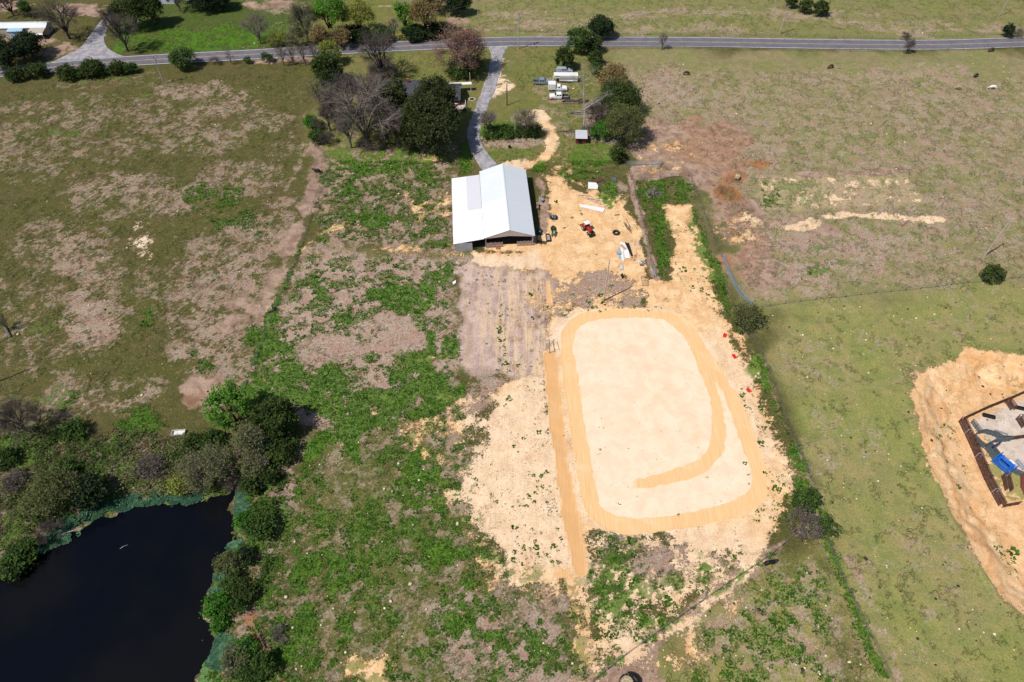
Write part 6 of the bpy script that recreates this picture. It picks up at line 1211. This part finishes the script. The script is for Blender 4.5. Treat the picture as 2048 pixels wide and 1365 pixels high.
# weeds dotted on the sand
W = []
for poly, n in [([(930,950),(1120,940),(1140,1120),(1000,1160)], 200), ([(1165,1065),(1300,1075),(1330,1230),(1190,1300)], 320), ([(1330,420),(1380,440),(1440,600),(1470,680),(1380,600),(1330,500)], 170), ([(1460,660),(1560,860),(1590,1040),(1500,1050),(1470,720)], 260),
                ([(1090,560),(1330,580),(1340,620),(1100,640)], 120), ([(1170,780),(1500,850),(1520,1020),(1200,1060)], 26), ([(960,780),(1090,760),(1100,900),(960,940)], 90), ([(1300,1180),(1520,1090),(1400,1190),(1250,1300)], 200), ([(1090,740),(1120,900),(1150,1060),(1165,1060),(1130,880)], 50),
                ([(920,545),(1080,550),(1080,740),(940,750)], 90), ([(1085,350),(1300,420),(1290,560),(1090,560)], 60), ([(1840,760),(1910,800),(2000,1100),(1900,960)], 120), ([(1990,1020),(2048,1100),(2048,1230),(1960,1100)], 120)]:
    s = scatter(poly, n*2); k = fbm(s[:, 0], s[:, 1], .25, 91, 3) > .1; W.append(s[k][:n])
for x0, y0, x1, y1, n in [(1001,590,998,745,46),(1012,610,1008,740,30),(990,740,1010,755,10)]:
    for i in range(n): a = G(x0 + (x1-x0)*i/n + random.gauss(0,1.2), y0 + (y1-y0)*i/n); W.append(np.array([[a.x, a.y]]))
W = np.concatenate(W); W = W[samp(L['track'], W[:, 0], W[:, 1]) < .6]; sz = np.minimum(rng.gamma(1.2, .075, len(W)) + .06, .6)
parts_ = []
tufts('weeds', W, samp(Hh, W[:, 0], W[:, 1]) - .02, sz*.8, sz*1.3, LUF, 7, 'small green weeds dotted over the pale sand', 'weeds', .35)
# pale dry clumps and stones over the pastures
SP = []
for poly, n in [([(0,170),(600,150),(600,500),(450,820),(0,820)], 150), ([(1520,630),(2048,570),(2048,700),(1850,720),(1820,800),(1900,1060),(2048,1280),(2048,1365),(1800,1365),(1620,900)], 150), ([(1200,110),(2048,110),(2048,540),(1560,590)], 120), ([(520,900),(940,860),(1180,1365),(560,1365)], 110), ([(930,10),(2048,10),(2048,70),(960,70)], 60), ([(1240,1330),(1640,1090),(1780,1365)], 50), ([(660,330),(900,330),(900,500),(620,500)], 60), ([(1040,110),(1180,110),(1240,350),(1100,340)], 40), ([(480,60),(560,60),(560,110),(300,110)], 16)]: SP.append(scatter(poly, n))
SP = np.concatenate(SP); n = len(SP); s = rng.gamma(2.5, .045, n) + .07
ico = np.array([(0,0,.6),(1,0,0),(.3,.95,0),(-.8,.6,0),(-.8,-.6,0),(.3,-.95,0),(0,0,-.3)]); fi = np.array([(0,1,2),(0,2,3),(0,3,4),(0,4,5),(0,5,1),(6,2,1),(6,3,2),(6,4,3),(6,5,4),(6,1,5)])
V = ico[None]*s[:, None, None]*rng.uniform(.7, 1.3, (n, 7, 3)); V += np.stack([SP[:, 0], SP[:, 1], samp(Hh, SP[:, 0], SP[:, 1]) + .03], 1)[:, None]
o = mesh_np('pale_stones', V.reshape(-1, 3), (fi[None] + np.arange(n)[:, None, None]*7).reshape(-1, 3), M('pale_yellow_stone', (0.66,0.60,0.36), .9, 0, .2, .2)); tag(o, 'small pale yellow stones and clods strewn over the pastures', 'stones', kind='stuff')
DR = []
for poly, n in [([(1520,630),(2048,570),(2048,1365),(1800,1365),(1620,900)], 90), ([(1200,110),(2048,110),(2048,540),(1560,590)], 60), ([(0,170),(600,150),(600,500),(450,820),(0,820)], 60), ([(1240,1330),(1640,1090),(1780,1365)], 20)]: DR.append(scatter(poly, n))
DR = np.concatenate(DR); n = len(DR); s = rng.gamma(2.5, .05, n) + .08; V = ico[None]*s[:, None, None]*rng.uniform(.7, 1.3, (n, 7, 3))*np.array([1, 1, .5]); V += np.stack([DR[:, 0], DR[:, 1], samp(Hh, DR[:, 0], DR[:, 1]) + .02], 1)[:, None]
tag(mesh_np('dung_clods', V.reshape(-1, 3), (fi[None] + np.arange(n)[:, None, None]*7).reshape(-1, 3), M('dark_clod', (0.05,0.045,0.025), .9)), 'small dark clods strewn over the pastures', 'clods', kind='stuff')
for px, s in [((915,1048),.55),((782,1203),.4),((573,1195),.45),((586,1256),.35),((590,1084),.35),((797,928),.4)]:
    p = G(*px); v = ico*s*rng.uniform(.7, 1.2, (7, 3)); o = mesh_np('boulder', v, fi, M('pale_boulder', (.62,.52,.38), .9)); o.location = (p.x, p.y, hz(p.x, p.y)+.1)
    tag(o, {915:'largest pale stone in the near green field below the clover patch', 782:'round pale stone near the bottom of the green field', 573:'pale pinkish stone on the left side of the green field', 586:'pale stone low on the left side of the green field', 590:'small pale stone beside the pond bank grass', 797:'pale stone at the top of the near green field'}[px[0]], 'stone')
# brush of the pond bank
BR = [([(-40,850),(200,858),(460,885),(470,960),(400,985),(300,990),(200,985),(120,1040),(40,1090),(-40,1130)], 1700, 'palegreen'), ([(500,830),(590,830),(600,900),(560,1000),(548,1100),(530,1180),(500,1230),(540,1365),(470,1365),(440,1280),(480,1180),(480,1040),(500,960)], 900, 'mid')]
BR.append((BR[0][0], 1300, 'mid'))
for i, (poly, n, lm) in enumerate(BR):
    s = scatter(poly, n); s = s[(samp(Spo, s[:, 0], s[:, 1]) < -.4) & (fbm(s[:, 0], s[:, 1], .18, 77 + 5*i, 3) > (-.1 if i < 2 else .2))]
    z = samp(Hh, s[:, 0], s[:, 1]); k = 9; c = np.repeat(np.column_stack([s, z]), k, 0); hgt = np.repeat(rng.gamma(2, .35, len(s)) + .15, k)
    P = c + rng.normal(size=(len(c), 3))*np.array([.42, .42, 0]); P[:, 2] += np.abs(rng.normal(size=len(c)))*hgt*.6 + .06
    Vl, Fl = cards(P, .36, rng); tag(mesh_np('undergrowth', Vl, Fl, LM[lm]), ['low tangled olive undergrowth covering the far pond bank', 'green undergrowth between the bushes of the right pond bank', 'green leafy patches mixed through the far pond bank brush'][i], 'undergrowth', kind='stuff')
s = scatter(BR[0][0], 1700); s = s[samp(Spo, s[:, 0], s[:, 1]) < -.4]; c = np.repeat(np.column_stack([s, samp(Hh, s[:, 0], s[:, 1])]), 7, 0); e_ = c + rng.normal(size=c.shape)*np.array([.35,.35,.1]) + np.array([0,0,.8])*rng.uniform(.3, 1.1, (len(c), 1))
V_, F_ = tubes_np(c, e_, np.full(len(c), .022), np.full(len(c), .01), 3); tag(mesh_np('dead_stalks', V_, F_, M('dead_stalk', (.26,.19,.13), .9)), 'brown dead stalks standing through the pond bank brush', 'dead stalks', kind='stuff')
# teal reeds fringing the water
RE = [([(205,1015),(222,988),(260,995),(320,990),(335,1000),(318,1008),(270,1012),(250,1022)], 1400), ([(305,998),(345,985),(395,978),(402,1000),(360,1012),(325,1008)], 1200), ([(55,1112),(90,1080),(150,1020),(190,1005),(232,1008),(200,1032),(170,1050),(150,1080),(110,1092),(85,1108),(58,1122)], 2400),
      ([(474,1020),(478,960),(515,960),(512,1010),(495,1050),(476,1046)], 2000), ([(455,1098),(468,1080),(485,1085),(470,1105)], 400), ([(428,1160),(440,1135),(460,1160),(455,1190),(425,1195)], 900), ([(430,1300),(440,1268),(480,1290),(490,1340),(440,1340),(415,1330)], 2200), ([(400,1365),(412,1330),(500,1345),(545,1365),(530,1420),(400,1420)], 2200)]
for i, (poly, n) in enumerate(RE):
    s = scatter(poly, n, WZ); s = s[fbm(s[:, 0], s[:, 1], .5, 88 + i, 3) > -.75]; mt = LM['reed'] if i != 7 else LM['algae']
    lb = ['teal water reeds below the dark bank bush', 'teal water reeds under the yellow green pond bush', 'long strip of teal reeds along the left bank', 'teal reeds at the head of the inlet', 'small patch of teal reeds on the right bank', 'teal reeds between two bushes on the right bank', 'wide teal reeds low on the right bank', 'light green floating weed at the bottom of the pond'][i]
    o = tufts('reeds', s, np.maximum(WZ - .02, np.minimum(samp(Hh, s[:, 0], s[:, 1]), -.3) - .02), .26 if i != 7 else .08, .42, mt, 5, lb, 'reeds', .5)
# floating mats under the reeds
